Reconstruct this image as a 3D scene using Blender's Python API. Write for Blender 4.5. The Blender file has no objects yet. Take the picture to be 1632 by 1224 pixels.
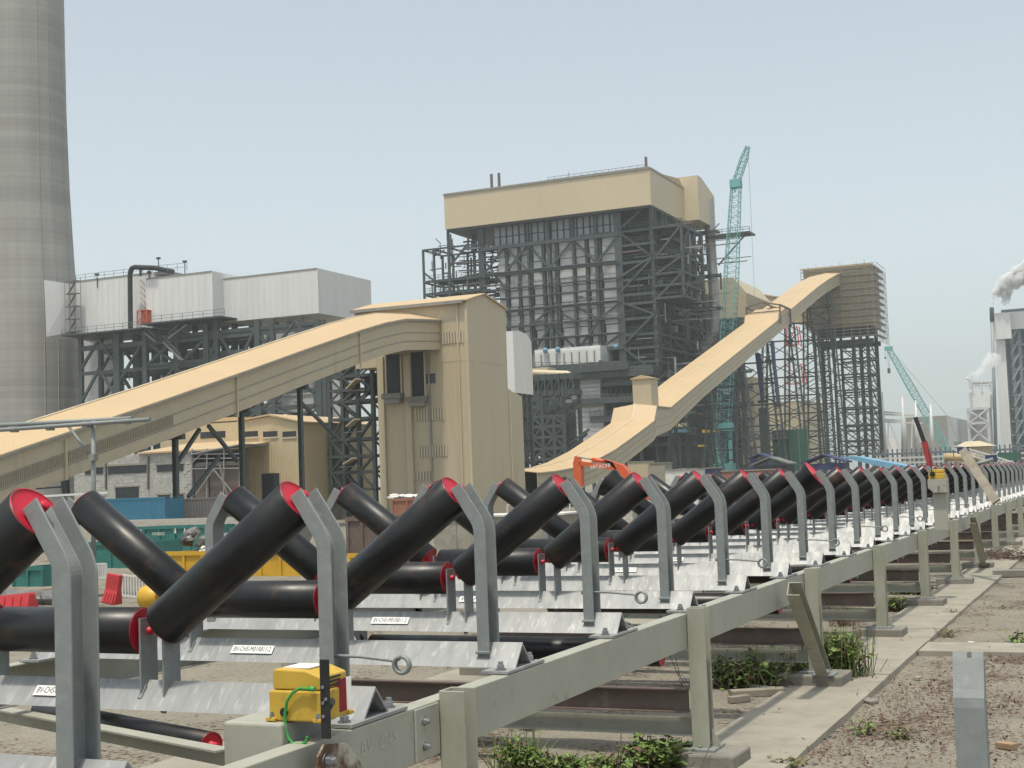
import bpy, bmesh, math, random
from mathutils import Vector, Matrix, Quaternion, noise as mnoise
random.seed(7)
S = bpy.context.scene
COL = S.collection
EYE = 1.6
# ---------------------------------------------------------------- camera
FPX, CX, CY, RHO = 2200.0, 816.0, 612.0, 0.037
PITCH, PSI = math.radians(4.043), math.radians(24.043)
FW = Vector((-math.sin(PSI)*math.cos(PITCH), math.cos(PSI)*math.cos(PITCH), math.sin(PITCH)))
_r0 = Vector((math.cos(PSI), math.sin(PSI), 0)); _u0 = _r0.cross(FW)
RT = math.cos(RHO)*_r0 - math.sin(RHO)*_u0
UP = math.sin(RHO)*_r0 + math.cos(RHO)*_u0
cam_d = bpy.data.cameras.new('camera'); cam = bpy.data.objects.new('camera', cam_d); COL.objects.link(cam)
cam_d.sensor_width = 36; cam_d.lens = FPX/1632*36; cam_d.clip_end = 6000; cam_d.clip_start = 0.05
cam.matrix_world = Matrix(((RT.x, UP.x, -FW.x, 0), (RT.y, UP.y, -FW.y, 0), (RT.z, UP.z, -FW.z, EYE), (0, 0, 0, 1)))
S.camera = cam
# ---------------------------------------------------------------- sky, sun, exposure
SUN_EL, SUN_AZ = math.radians(74), math.radians(176)      # azimuth clockwise from +Y
w = bpy.data.worlds.new('World'); S.world = w; w.use_nodes = True
nt = w.node_tree; nt.nodes.clear()
sky = nt.nodes.new('ShaderNodeTexSky'); sky.sky_type = 'NISHITA'; sky.sun_disc = False
sky.sun_elevation = SUN_EL; sky.sun_rotation = SUN_AZ
sky.air_density = 1.0; sky.dust_density = 3.0; sky.ozone_density = 1.5; sky.altitude = 10
hsv = nt.nodes.new('ShaderNodeHueSaturation'); hsv.inputs['Saturation'].default_value = 0.38
bg = nt.nodes.new('ShaderNodeBackground'); bg.inputs[1].default_value = 0.15
wo = nt.nodes.new('ShaderNodeOutputWorld')
tint = nt.nodes.new('ShaderNodeMix'); tint.data_type = 'RGBA'; tint.blend_type = 'MULTIPLY'; tint.inputs[0].default_value = 1; tint.inputs[7].default_value = (.955, 1.0, .975, 1)
nt.links.new(sky.outputs[0], hsv.inputs['Color']); nt.links.new(hsv.outputs[0], tint.inputs[6]); nt.links.new(tint.outputs[2], bg.inputs[0]); nt.links.new(bg.outputs[0], wo.inputs[0])
sl = bpy.data.lights.new('sun', 'SUN'); sl.energy = 2.7; sl.angle = math.radians(3); sl.color = (1, .92, .78)
so = bpy.data.objects.new('sun', sl); COL.objects.link(so)
sdir = Vector((math.sin(SUN_AZ)*math.cos(SUN_EL), math.cos(SUN_AZ)*math.cos(SUN_EL), math.sin(SUN_EL)))
so.rotation_euler = (-sdir).to_track_quat('-Z', 'Y').to_euler(); so.location = (0, -20, 60)
S.view_settings.view_transform = 'Standard'; S.view_settings.look = 'None'
S.view_settings.exposure = 0.37; S.view_settings.gamma = 1.0; S.view_settings.use_curve_mapping = False
S.render.engine = 'CYCLES'
S.cycles.use_denoising = True
S.cycles.max_bounces = 6; S.cycles.diffuse_bounces = 3; S.cycles.glossy_bounces = 3; S.cycles.volume_bounces = 3
S.cycles.transparent_max_bounces = 8
# ---------------------------------------------------------------- helpers: photo measurements to metres
def ray(x, y): return FW + RT*((x-CX)/FPX) - UP*((y-CY)/FPX)
E0 = Vector((0, 0, EYE))
def at(x, y, d): return E0 + ray(x, y)*d
def on_y(x, y, Y): r = ray(x, y); return E0 + r*(Y/r.y)
def on_x(x, y, X): r = ray(x, y); return E0 + r*(X/r.x)
def on_z(x, y, Z): r = ray(x, y); return E0 + r*((Z-EYE)/r.z)
def V(*a): return Vector(a)
ORD = 'first second third fourth fifth sixth seventh eighth ninth tenth eleventh twelfth thirteenth fourteenth fifteenth sixteenth seventeenth eighteenth nineteenth twentieth'.split()
# ---------------------------------------------------------------- helpers: objects
ORG = {}
def tag(o, label=None, cat=None, group=None, kind=None):
    if label: o['label'] = label
    if cat: o['category'] = cat
    if group: o['group'] = group
    if kind: o['kind'] = kind
    return o
def thing(name, loc, label, cat, group=None):
    o = bpy.data.objects.new(name, None); o.empty_display_size = .3; COL.objects.link(o); o.location = loc
    ORG[o.name] = Vector(loc)
    return tag(o, label, cat, group)
def link(name, me, parent=None, loc=None):
    o = bpy.data.objects.new(name, me); COL.objects.link(o)
    if parent is not None: o.parent = parent
    if loc is not None: o.location = loc
    ORG[o.name] = (ORG[parent.name] if parent is not None else Vector((0, 0, 0))) + Vector(o.location)
    return o
def copy_tree(o, parent=None):
    c = o.copy(); COL.objects.link(c)
    if parent is not None: c.parent = parent
    for ch in KIDS.get(o.name, []): copy_tree(ch, c)
    return c
KIDS = {}
class MB:
    """collects shapes into one mesh"""
    def __init__(s): s.v = []; s.f = []; s.sm = []
    def add(s, vs, fs, smooth=False):
        n = len(s.v); s.v += [tuple(v) for v in vs]
        for f in fs: s.f.append(tuple(i+n for i in f)); s.sm.append(smooth)
        return s
    def box(s, a, b):
        x0, y0, z0 = a; x1, y1, z1 = b
        return s.add([(x0,y0,z0),(x1,y0,z0),(x1,y1,z0),(x0,y1,z0),(x0,y0,z1),(x1,y0,z1),(x1,y1,z1),(x0,y1,z1)],
                     [(0,3,2,1),(4,5,6,7),(0,1,5,4),(1,2,6,5),(2,3,7,6),(3,0,4,7)])
    def bar(s, p, q, wd, dp=None, upv=(0,0,1)):
        p = Vector(p); q = Vector(q); dp = dp or wd; d = (q-p)
        if d.length < 1e-6: return s
        d.normalize(); u = Vector(upv)
        if abs(d.dot(u)) > .98: u = Vector((1,0,0))
        a = d.cross(u).normalized()*wd/2; b = a.cross(d).normalized()*dp/2
        vs = [p-a-b, p+a-b, p+a+b, p-a+b, q-a-b, q+a-b, q+a+b, q-a+b]
        return s.add(vs, [(0,3,2,1),(4,5,6,7),(0,1,5,4),(1,2,6,5),(2,3,7,6),(3,0,4,7)])
    def tube(s, p, q, r, n=12, r2=None, caps=True):
        p = Vector(p); q = Vector(q); r2 = r if r2 is None else r2; d = (q-p).normalized()
        u = Vector((0,0,1)) if abs(d.z) < .95 else Vector((1,0,0))
        a = d.cross(u).normalized(); b = d.cross(a).normalized()
        vs = []
        for k in range(n):
            t = 2*math.pi*k/n; e = a*math.cos(t) + b*math.sin(t); vs += [p+e*r, q+e*r2]
        n0 = len(s.v)
        s.add(vs, [(2*k, 2*((k+1)%n), 2*((k+1)%n)+1, 2*k+1) for k in range(n)], True)
        if caps:
            s.f.append(tuple(n0+2*k for k in reversed(range(n)))); s.sm.append(False)
            s.f.append(tuple(n0+2*k+1 for k in range(n))); s.sm.append(False)
        return s
    def path(s, pts, r, n=8):
        pts = [Vector(p) for p in pts]; rings = []; prev = None
        for i, p in enumerate(pts):
            d = (pts[min(i+1, len(pts)-1)] - pts[max(i-1, 0)]).normalized()
            if prev is None:
                u = Vector((0,0,1)) if abs(d.z) < .9 else Vector((1,0,0)); a = d.cross(u).normalized()
            else: a = (prev - d*prev.dot(d)).normalized()
            prev = a; b = d.cross(a)
            rings.append([p + (a*math.cos(2*math.pi*k/n) + b*math.sin(2*math.pi*k/n))*r for k in range(n)])
        vs = [v for rg in rings for v in rg]; fs = []
        for i in range(len(pts)-1):
            for k in range(n): fs.append((i*n+k, i*n+(k+1)%n, (i+1)*n+(k+1)%n, (i+1)*n+k))
        s.add(vs, fs, True)
        s.add(rings[0], [tuple(range(n))]); s.add(rings[-1], [tuple(reversed(range(n)))])
        return s
    def lathe(s, prof, n=32, axis='X', smooth=True, c=(0,0,0)):
        """prof: (along, radius)"""
        vs = []; c = Vector(c)
        for (t, r) in prof:
            for k in range(n):
                a = 2*math.pi*k/n; x, y = math.cos(a)*r, math.sin(a)*r
                vs.append(c + (Vector((t, x, y)) if axis == 'X' else Vector((x, y, t))))
        fs = []
        for i in range(len(prof)-1):
            for k in range(n):
                fs.append((i*n+k, i*n+(k+1)%n, (i+1)*n+(k+1)%n, (i+1)*n+k) if axis != 'X' else (i*n+(k+1)%n, i*n+k, (i+1)*n+k, (i+1)*n+(k+1)%n))
        return s.add(vs, fs, smooth)
    def prism(s, poly, ext):
        """poly: closed list of 3D points, extruded by ext"""
        ext = Vector(ext); n = len(poly); a = [Vector(p) for p in poly]
        s.add(a + [p+ext for p in a], [tuple(reversed(range(n))), tuple(range(n, 2*n))] + [(i, (i+1)%n, (i+1)%n+n, i+n) for i in range(n)])
        return s
    def mesh(s, name, mat, off=(0,0,0), fix=True):
        me = bpy.data.meshes.new(name); off = Vector(off)
        me.from_pydata([Vector(v)-off for v in s.v], [], s.f); me.update()
        me.polygons.foreach_set('use_smooth', s.sm)
        if fix:
            bm = bmesh.new(); bm.from_mesh(me); bmesh.ops.recalc_face_normals(bm, faces=bm.faces); bm.to_mesh(me); bm.free()
        if mat: me.materials.append(mat)
        return me
    def build(s, name, mat, parent=None, bevel=0, loc=None):
        off = ORG[parent.name] if parent is not None else (Vector(loc) if loc is not None else Vector((0,0,0)))
        o = link(name, s.mesh(name, mat, off), parent, None if parent is not None else loc)
        if bevel: bev(o, bevel)
        return o
def bev(o, wd, seg=2):
    m = o.modifiers.new('bevel', 'BEVEL'); m.width = wd; m.segments = seg; m.limit_method = 'ANGLE'; m.angle_limit = .6
    return o
UNIT = {}
def unit(mat):
    if mat.name not in UNIT: UNIT[mat.name] = MB().box((-.5,-.5,-.5), (.5,.5,.5)).mesh('unit_'+mat.name, mat)
    return UNIT[mat.name]
CNT = {}; OVER = {}; CAP = 285
def piece(name, p, q, wd, dp, mat, parent):
    """one straight member p->q as an object of its own (shared mesh); beyond the cap it joins one part"""
    key = (parent.name, name); CNT[key] = CNT.get(key, 0)+1
    p = Vector(p); q = Vector(q)
    if CNT[key] > CAP:
        OVER.setdefault((parent.name, name, mat.name), MB()).bar(p, q, wd, dp); return None
    d = q-p; L = d.length
    if L < 1e-5: return None
    d.normalize(); u = Vector((0,0,1))
    if abs(d.dot(u)) > .98: u = Vector((0,1,0))
    a = d.cross(u).normalized(); b = a.cross(d).normalized()
    m = Matrix((a, b, d)).transposed()
    o = bpy.data.objects.new(name, unit(mat)); COL.objects.link(o); o.parent = parent
    o.location = (p+q)/2 - ORG[parent.name]
    o.rotation_mode = 'QUATERNION'; o.rotation_quaternion = m.to_quaternion()
    o.scale = (wd, dp, L)
    ORG[o.name] = (p+q)/2
    return o
def slab(name, a, b, mat, parent):
    """axis-aligned box as an object of its own (shared mesh)"""
    a = Vector(a); b = Vector(b); c = (a+b)/2
    key = (parent.name, name); CNT[key] = CNT.get(key, 0)+1
    if CNT[key] > CAP:
        OVER.setdefault((parent.name, name, mat.name), MB()).box(a, b); return None
    o = bpy.data.objects.new(name, unit(mat)); COL.objects.link(o); o.parent = parent
    o.location = c - ORG[parent.name]; o.scale = [abs(b[i]-a[i]) for i in range(3)]
    ORG[o.name] = c
    return o
def flush_over():
    for (pn, name, mn), mb in OVER.items():
        o = mb.build(name+'_mass', bpy.data.materials[mn], bpy.data.objects[pn]); o['kind'] = 'stuff'
# ---------------------------------------------------------------- materials
def nmat(name, col, col2=None, rough=.6, metal=0.0, scale=3.0, detail=5, lo=.35, hi=.7, bump=0.0, bscale=40, spec=.5, stretch=(1,1,1), col3=None, s3=9, lo3=.6, hi3=.7, rough2=None):
    m = bpy.data.materials.new(name); m.use_nodes = True; t = m.node_tree; N = t.nodes; L = t.links
    b = N['Principled BSDF']; b.inputs['Roughness'].default_value = rough; b.inputs['Metallic'].default_value = metal
    b.inputs['Specular IOR Level'].default_value = spec
    g = N.new('ShaderNodeNewGeometry'); mp = N.new('ShaderNodeMapping'); mp.inputs['Scale'].default_value = stretch
    L.new(g.outputs['Position'], mp.inputs['Vector'])
    def noise(sc, det=5):
        n = N.new('ShaderNodeTexNoise'); n.inputs['Scale'].default_value = sc; n.inputs['Detail'].default_value = det; n.inputs['Roughness'].default_value = .6
        L.new(mp.outputs[0], n.inputs['Vector']); return n
    def ramp(src, a, c):
        r = N.new('ShaderNodeMapRange'); r.inputs[1].default_value = a; r.inputs[2].default_value = c; L.new(src, r.inputs[0]); return r.outputs[0]
    def mix(fac, a, c):
        x = N.new('ShaderNodeMix'); x.data_type = 'RGBA'; L.new(fac, x.inputs[0])
        for inp, val in ((x.inputs[6], a), (x.inputs[7], c)):
            if isinstance(val, tuple): inp.default_value = (*val, 1)
            else: L.new(val, inp)
        return x.outputs[2]
    b.inputs['Base Color'].default_value = (*col, 1)
    if col2:
        f = ramp(noise(scale, detail).outputs[0], lo, hi); c = mix(f, col, col2)
        if rough2 is not None:
            r = N.new('ShaderNodeMapRange'); r.inputs[3].default_value = rough; r.inputs[4].default_value = rough2; L.new(f, r.inputs[0]); L.new(r.outputs[0], b.inputs['Roughness'])
        if col3: c = mix(ramp(noise(s3, 8).outputs[0], lo3, hi3), c, col3)
        L.new(c, b.inputs['Base Color'])
    if bump:
        bn = N.new('ShaderNodeBump'); bn.inputs['Strength'].default_value = bump; bn.inputs['Distance'].default_value = .01
        L.new(noise(bscale, 6).outputs[0], bn.inputs['Height']); L.new(bn.outputs[0], b.inputs['Normal'])
    m['_'] = 0
    return m
def corrugate(m, period, depth, streak=0.0, col=None):
    """adds vertical ribs to a sheet cladding (fine relief) along x+y"""
    t = m.node_tree; N = t.nodes; L = t.links; b = N['Principled BSDF']
    g = N.new('ShaderNodeNewGeometry'); dt = N.new('ShaderNodeVectorMath'); dt.operation = 'DOT_PRODUCT'; dt.inputs[1].default_value = (1, 1, 0)
    L.new(g.outputs['Position'], dt.inputs[0])
    a = N.new('ShaderNodeMath'); a.operation = 'MULTIPLY'; a.inputs[1].default_value = 2*math.pi/period; L.new(dt.outputs['Value'], a.inputs[0])
    s = N.new('ShaderNodeMath'); s.operation = 'SINE'; L.new(a.outputs[0], s.inputs[0])
    r = N.new('ShaderNodeMapRange'); r.inputs[1].default_value = .1; r.inputs[2].default_value = .8; L.new(s.outputs[0], r.inputs[0])
    bn = N.new('ShaderNodeBump'); bn.inputs['Strength'].default_value = 1; bn.inputs['Distance'].default_value = depth
    L.new(r.outputs[0], bn.inputs['Height']); L.new(bn.outputs[0], b.inputs['Normal'])
    return m
M = {}
M['galv'] = nmat('galvanised_steel', (.33,.335,.33), (.24,.25,.255), rough=.48, rough2=.62, metal=.3, scale=7, lo=.35, hi=.7, spec=.4, bump=.06, bscale=60, stretch=(2.2,.6,.6), col3=(.47,.47,.455), s3=24, lo3=.55, hi3=.75)
M['galv_dull'] = nmat('dull_galvanised_steel', (.225,.245,.242), (.19,.208,.208), rough=.58, metal=.08, scale=14, bump=.05, bscale=90, col3=(.265,.285,.28), s3=30, lo3=.55, hi3=.75)
M['cream_rail'] = nmat('cream_rail_paint', (.36,.36,.305), (.31,.31,.26), rough=.5, scale=5, bump=.03, bscale=50, col3=(.25,.225,.175), s3=14, lo3=.60, hi3=.76)
M['post'] = nmat('weathered_cream_paint', (.33,.33,.27), (.24,.24,.19), rough=.6, scale=6, stretch=(1,1,.4), bump=.05, bscale=60, col3=(.17,.165,.13), s3=11, lo3=.6, hi3=.75)
M['roller'] = nmat('black_roller_paint', (.006,.0065,.0075), (.013,.0135,.0145), rough=.30, scale=5, bump=.04, bscale=120, col3=(.05,.026,.016), s3=9, lo3=.57, hi3=.72, rough2=.5, spec=.4)
M['red'] = nmat('red_seal_plastic', (.52,.018,.04), (.42,.012,.03), rough=.42, scale=8, spec=.4)
M['primer'] = nmat('brown_primer', (.135,.098,.083), (.105,.083,.075), rough=.6, scale=5, col3=(.18,.15,.135), s3=8, lo3=.55, hi3=.7)
M['orange_primer'] = nmat('red_oxide_primer', (.30,.13,.08), (.22,.10,.07), rough=.65, scale=4)
M['yellow'] = nmat('yellow_enamel', (.56,.37,.05), (.48,.31,.04), rough=.45, scale=6, col3=(.33,.23,.06), s3=22, lo3=.58, hi3=.74, bump=.04, bscale=80)
M['black'] = nmat('black_plastic', (.012,.012,.013), (.02,.02,.02), rough=.5, scale=6)
M['darkred'] = nmat('dark_red_plate', (.20,.012,.02), (.16,.01,.015), rough=.4, scale=6)
M['white'] = nmat('white_label', (.75,.75,.73), (.68,.68,.66), rough=.5, scale=20)
M['ink'] = nmat('black_ink', (.02,.02,.025), None, rough=.6)
M['chalk'] = nmat('chalk', (.42,.42,.365), None, rough=.9)
M['green_wire'] = nmat('green_wire', (.03,.25,.05), (.05,.3,.06), rough=.4, scale=9)
M['rust'] = nmat('rusty_cream_plate', (.42,.40,.33), (.10,.05,.025), rough=.75, scale=9, lo=.42, hi=.6, bump=.15, bscale=70)
M['bolt'] = nmat('zinc_bolt', (.32,.34,.36), (.22,.23,.25), rough=.4, metal=.6, scale=30)
M['concrete'] = nmat('concrete', (.30,.278,.225), (.24,.222,.18), rough=.9, scale=2.2, lo=.35, hi=.7, bump=.25, bscale=45, col3=(.20,.185,.155), s3=3.2, lo3=.5, hi3=.72)
M['pad'] = nmat('weathered_concrete', (.225,.21,.18), (.155,.146,.125), rough=.92, scale=6, bump=.4, bscale=40, col3=(.16,.15,.13), s3=10, lo3=.6, hi3=.74)
M['tan'] = corrugate(nmat('tan_cladding', (.47,.395,.27), (.44,.37,.25), rough=.5, scale=.25, stretch=(1,1,.08), col3=(.37,.31,.22), s3=1.1, lo3=.56, hi3=.8), .42, .018)
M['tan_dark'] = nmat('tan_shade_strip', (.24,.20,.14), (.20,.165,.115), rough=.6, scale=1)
M['tan_sunlit'] = corrugate(nmat('sunlit_tan_cladding', (.56,.465,.32), (.53,.44,.30), rough=.5, scale=.08, stretch=(1,1,.3), col3=(.48,.40,.27), s3=.16, lo3=.6, hi3=.8), .6, .03)  # lighter copy of the tan; the penthouse's stronger sunlight is in its colour
M['tan_yellow'] = corrugate(nmat('yellow_tan_cladding', (.52,.42,.26), (.48,.385,.24), rough=.5, scale=.25, col3=(.42,.32,.18), s3=.5, lo3=.6, hi3=.8), .42, .03)
M['tan_trim'] = nmat('tan_trim', (.52,.44,.30), (.46,.38,.26), rough=.5, scale=.5)
M['tan_roof'] = corrugate(nmat('tan_roof_sheet', (.49,.36,.205), (.455,.33,.19), rough=.55, scale=.12, col3=(.41,.295,.17), s3=.3, lo3=.6, hi3=.8), .42, .006)
M['trim'] = nmat('grey_flashing', (.26,.25,.22), (.20,.19,.17), rough=.5, scale=1)
M['casing'] = nmat('pale_grey_casing', (.64,.64,.625), (.57,.57,.56), rough=.5, scale=.25, stretch=(2,2,.3), col3=(.50,.50,.49), s3=.6, lo3=.6, hi3=.8)
M['casing_dark'] = nmat('blue_grey_casing', (.25,.275,.285), (.20,.225,.235), rough=.5, scale=.4)
M['panel'] = nmat('silver_lagging', (.56,.555,.545), (.46,.455,.45), rough=.45, metal=.2, scale=.35, col3=(.30,.30,.295), s3=.8, lo3=.6, hi3=.74)
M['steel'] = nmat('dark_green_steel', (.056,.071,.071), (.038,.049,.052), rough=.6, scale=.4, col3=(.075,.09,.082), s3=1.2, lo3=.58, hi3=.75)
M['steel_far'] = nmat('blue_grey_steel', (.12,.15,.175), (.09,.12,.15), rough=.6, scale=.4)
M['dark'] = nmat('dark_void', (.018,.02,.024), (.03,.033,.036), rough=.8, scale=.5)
M['grating'] = nmat('galvanised_grating', (.17,.175,.17), (.11,.115,.115), rough=.6, scale=.7)
M['pipe'] = nmat('lagged_pipe', (.33,.335,.34), (.27,.275,.28), rough=.4, metal=.3, scale=1)
M['teal'] = nmat('teal_crane_paint', (.12,.35,.35), (.15,.40,.39), rough=.5, scale=.5)
M['teal_bin'] = nmat('teal_green_bin', (.03,.165,.145), (.022,.13,.115), rough=.55, scale=1.2, col3=(.10,.12,.10), s3=4, lo3=.64, hi3=.75)
M['blue_box'] = nmat('blue_container_paint', (.035,.155,.25), (.045,.185,.29), rough=.5, scale=1.1)
M['grey_box'] = nmat('grey_container_paint', (.14,.135,.125), (.11,.105,.10), rough=.6, scale=1.2)
M['yellow_bin'] = nmat('yellow_bin_paint', (.56,.33,.02), (.46,.26,.02), rough=.5, scale=1.5, col3=(.25,.13,.03), s3=4, lo3=.66, hi3=.76)
M['orange'] = nmat('orange_machine_paint', (.58,.10,.025), (.50,.085,.02), rough=.4, scale=1)
M['barrier_red'] = nmat('red_barrier_plastic', (.46,.03,.035), (.38,.025,.03), rough=.45, scale=2)
M['tarp_blue'] = nmat('blue_roof_sheet', (.16,.34,.47), (.12,.27,.40), rough=.5, scale=.6)
M['navy'] = nmat('navy_tarp', (.02,.03,.085), (.03,.04,.11), rough=.7, scale=.6)
M['net'] = nmat('green_safety_net', (.018,.085,.055), (.025,.11,.07), rough=.9, scale=.8)
M['bag'] = nmat('black_refuse_bag', (.03,.03,.033), (.06,.06,.06), rough=.4, scale=5)
M['sack'] = nmat('white_sacking', (.62,.61,.57), (.5,.49,.46), rough=.8, scale=2)
M['wood'] = nmat('weathered_wood', (.32,.21,.12), (.22,.15,.09), rough=.8, scale=6, stretch=(1,1,4))
M['wood_grey'] = nmat('grey_weathered_wood', (.27,.24,.19), (.19,.165,.13), rough=.85, scale=8)
M['gunmetal'] = nmat('red_boom_paint', (.33,.03,.03), (.25,.025,.03), rough=.45, scale=3)
M['block'] = nmat('grey_blockwork', (.40,.395,.36), (.30,.30,.28), rough=.9, scale=1.2, col3=(.48,.47,.43), s3=2.5, lo3=.5, hi3=.7)
M['glass'] = nmat('dark_window', (.02,.022,.028), (.035,.04,.045), rough=.2, scale=.8)
M['window'] = nmat('pale_lamp_glass', (.6,.6,.58), None, rough=.3)
# ================================================================ setting: ground
def hground(x, y):
    t = min(max((-x-8.0)/6.0, 0), 1); t = t*t*(3-2*t)
    h = -2.4*t
    if abs(x) < 14 and -2 < y < 60:
        h += .02*(mnoise.noise(Vector((x*.9, y*.9, 3))) + .5*mnoise.noise(Vector((x*2.6, y*2.6, 9)))) - .012
    return h
def grid(xs, ys, name, mat):
    mb = MB(); n = len(xs)
    mb.v = [(x, y, hground(x, y)) for y in ys for x in xs]
    mb.f = [(j*n+i, j*n+i+1, (j+1)*n+i+1, (j+1)*n+i) for j in range(len(ys)-1) for i in range(n-1)]
    mb.sm = [True]*len(mb.f)
    return mb.build(name, mat)
def gmat():
    m = nmat('gravel_ground', (.24,.217,.175), (.185,.168,.135), rough=.95, scale=1.3, lo=.3, hi=.7, col3=(.27,.248,.205), s3=34, lo3=.55, hi3=.7, spec=.2)
    t = m.node_tree; N = t.nodes; L = t.links; b = N['Principled BSDF']; g = [n for n in N if n.type == 'NEW_GEOMETRY'][0]
    old = b.inputs['Base Color'].links[0].from_socket
    vor = N.new('ShaderNodeTexVoronoi'); vor.inputs['Scale'].default_value = 55; L.new(g.outputs['Position'], vor.inputs['Vector'])
    hs = N.new('ShaderNodeMapRange'); hs.inputs[3].default_value = .82; hs.inputs[4].default_value = 1.12; L.new(vor.outputs['Color'], hs.inputs[0])
    mx = N.new('ShaderNodeMix'); mx.data_type = 'RGBA'; mx.blend_type = 'MULTIPLY'; mx.inputs[0].default_value = 1
    L.new(old, mx.inputs[6]); L.new(hs.outputs[0], mx.inputs[7])
    # dry reddish plant litter in patches
    no = N.new('ShaderNodeTexNoise'); no.inputs['Scale'].default_value = 1.1; no.inputs['Detail'].default_value = 3; L.new(g.outputs['Position'], no.inputs['Vector'])
    n2 = N.new('ShaderNodeTexNoise'); n2.inputs['Scale'].default_value = 26; n2.inputs['Detail'].default_value = 6; L.new(g.outputs['Position'], n2.inputs['Vector'])
    ad = N.new('ShaderNodeMath'); ad.operation = 'ADD'; L.new(no.outputs[0], ad.inputs[0]); L.new(n2.outputs[0], ad.inputs[1])
    r = N.new('ShaderNodeMapRange'); r.inputs[1].default_value = 1.06; r.inputs[2].default_value = 1.2; L.new(ad.outputs[0], r.inputs[0])
    m2 = N.new('ShaderNodeMix'); m2.data_type = 'RGBA'; L.new(r.outputs[0], m2.inputs[0]); L.new(mx.outputs[2], m2.inputs[6]); m2.inputs[7].default_value = (.088, .062, .044, 1)
    L.new(m2.outputs[2], b.inputs['Base Color'])
    bn = N.new('ShaderNodeBump'); bn.inputs['Strength'].default_value = .8; bn.inputs['Distance'].default_value = .012
    v2 = N.new('ShaderNodeTexNoise'); v2.inputs['Scale'].default_value = 38; v2.inputs['Detail'].default_value = 8; L.new(g.outputs['Position'], v2.inputs['Vector'])
    L.new(v2.outputs[0], bn.inputs['Height']); L.new(bn.outputs[0], b.inputs['Normal'])
    return m
M['ground'] = gmat()
def span(a, b, st): 
    n = max(1, int(round((b-a)/st))); return [a+(b-a)*i/n for i in range(n+1)]
gx = [-2800,-1200,-500,-200,-90,-40,-20] + span(-14, 10, .25)[0:] + [20, 60, 200, 800, 2800]
gy = [-380,-60,-10] + span(-1, 44, .3) + [50, 60, 80, 120, 200, 400, 900, 2000, 4800]
tag(grid(gx, gy, 'ground', M['ground']), 'dry sandy gravel ground with plant litter', kind='structure')
# concrete strip beside the conveyor
def slabs(name, rects, mat, label):
    e = bpy.data.objects.new(name, None); COL.objects.link(e); ORG[e.name] = Vector((0,0,0)); tag(e, label, kind='structure')
    for (x0, y0, x1, y1) in rects:
        mb = MB(); n = 10
        # slightly broken right edge
        le = [(x0, y0+(y1-y0)*i/n) for i in range(n+1)]; re = [(x1+random.uniform(-.004,.004), y0+(y1-y0)*i/n) for i in range(n+1)]
        z = .028+random.uniform(-.002,.002)
        poly = [(x, y, z) for x, y in le] + [(x, y, z) for x, y in reversed(re)]
        top = [(x, y, z) for x, y in le]+[(x, y, z) for x, y in re]
        mb.add(top, [(i, i+n+1, i+n+2, i+1) for i in range(n)])
        mb.add([(x,y,z) for x,y in re]+[(x+.01,y,-.12) for x,y in re], [(i, i+n+1, i+n+2, i+1) for i in range(n)])
        mb.add([(x,y,z) for x,y in le]+[(x-.01,y,-.12) for x,y in le], [(i+1, i+n+2, i+n+1, i) for i in range(n)])
        mb.add([(x0,y0,z),(x1,y0,z),(x1,y0,-.12),(x0,y0,-.12)], [(0,3,2,1)]); mb.add([(x0,y1,z),(x1,y1,z),(x1,y1,-.12),(x0,y1,-.12)], [(0,1,2,3)])
        mb.build('concrete_slab', mat, e)
    return e
rc = []; y = 4.9
while y < 60:
    L = random.choice([2.9, 3.1, 3.3]); rc.append((-2.42, y, -1.79, y+L-.018)); y += L
slabs('concrete_strip', rc, M['concrete'], 'pale concrete strip along the conveyor posts')
slabs('concrete_path', [(-1.775, 12.3, .4, 12.95), (.41, 12.3, 2.6, 12.95), (2.61,12.3,5,12.95)], M['concrete'], 'pale concrete path crossing the gravel at right')
slabs('concrete_strip_far_side', [(-5.35, y, -4.75, y+4.98) for y in (0, 5, 10, 15, 20, 25, 30, 35, 40, 45)], M['concrete'], 'concrete strip under the far side posts')
# ================================================================ the conveyor
XC, RT_Z = -3.58, .84          # centre line, rail top
def ruler(o): return o
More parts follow.
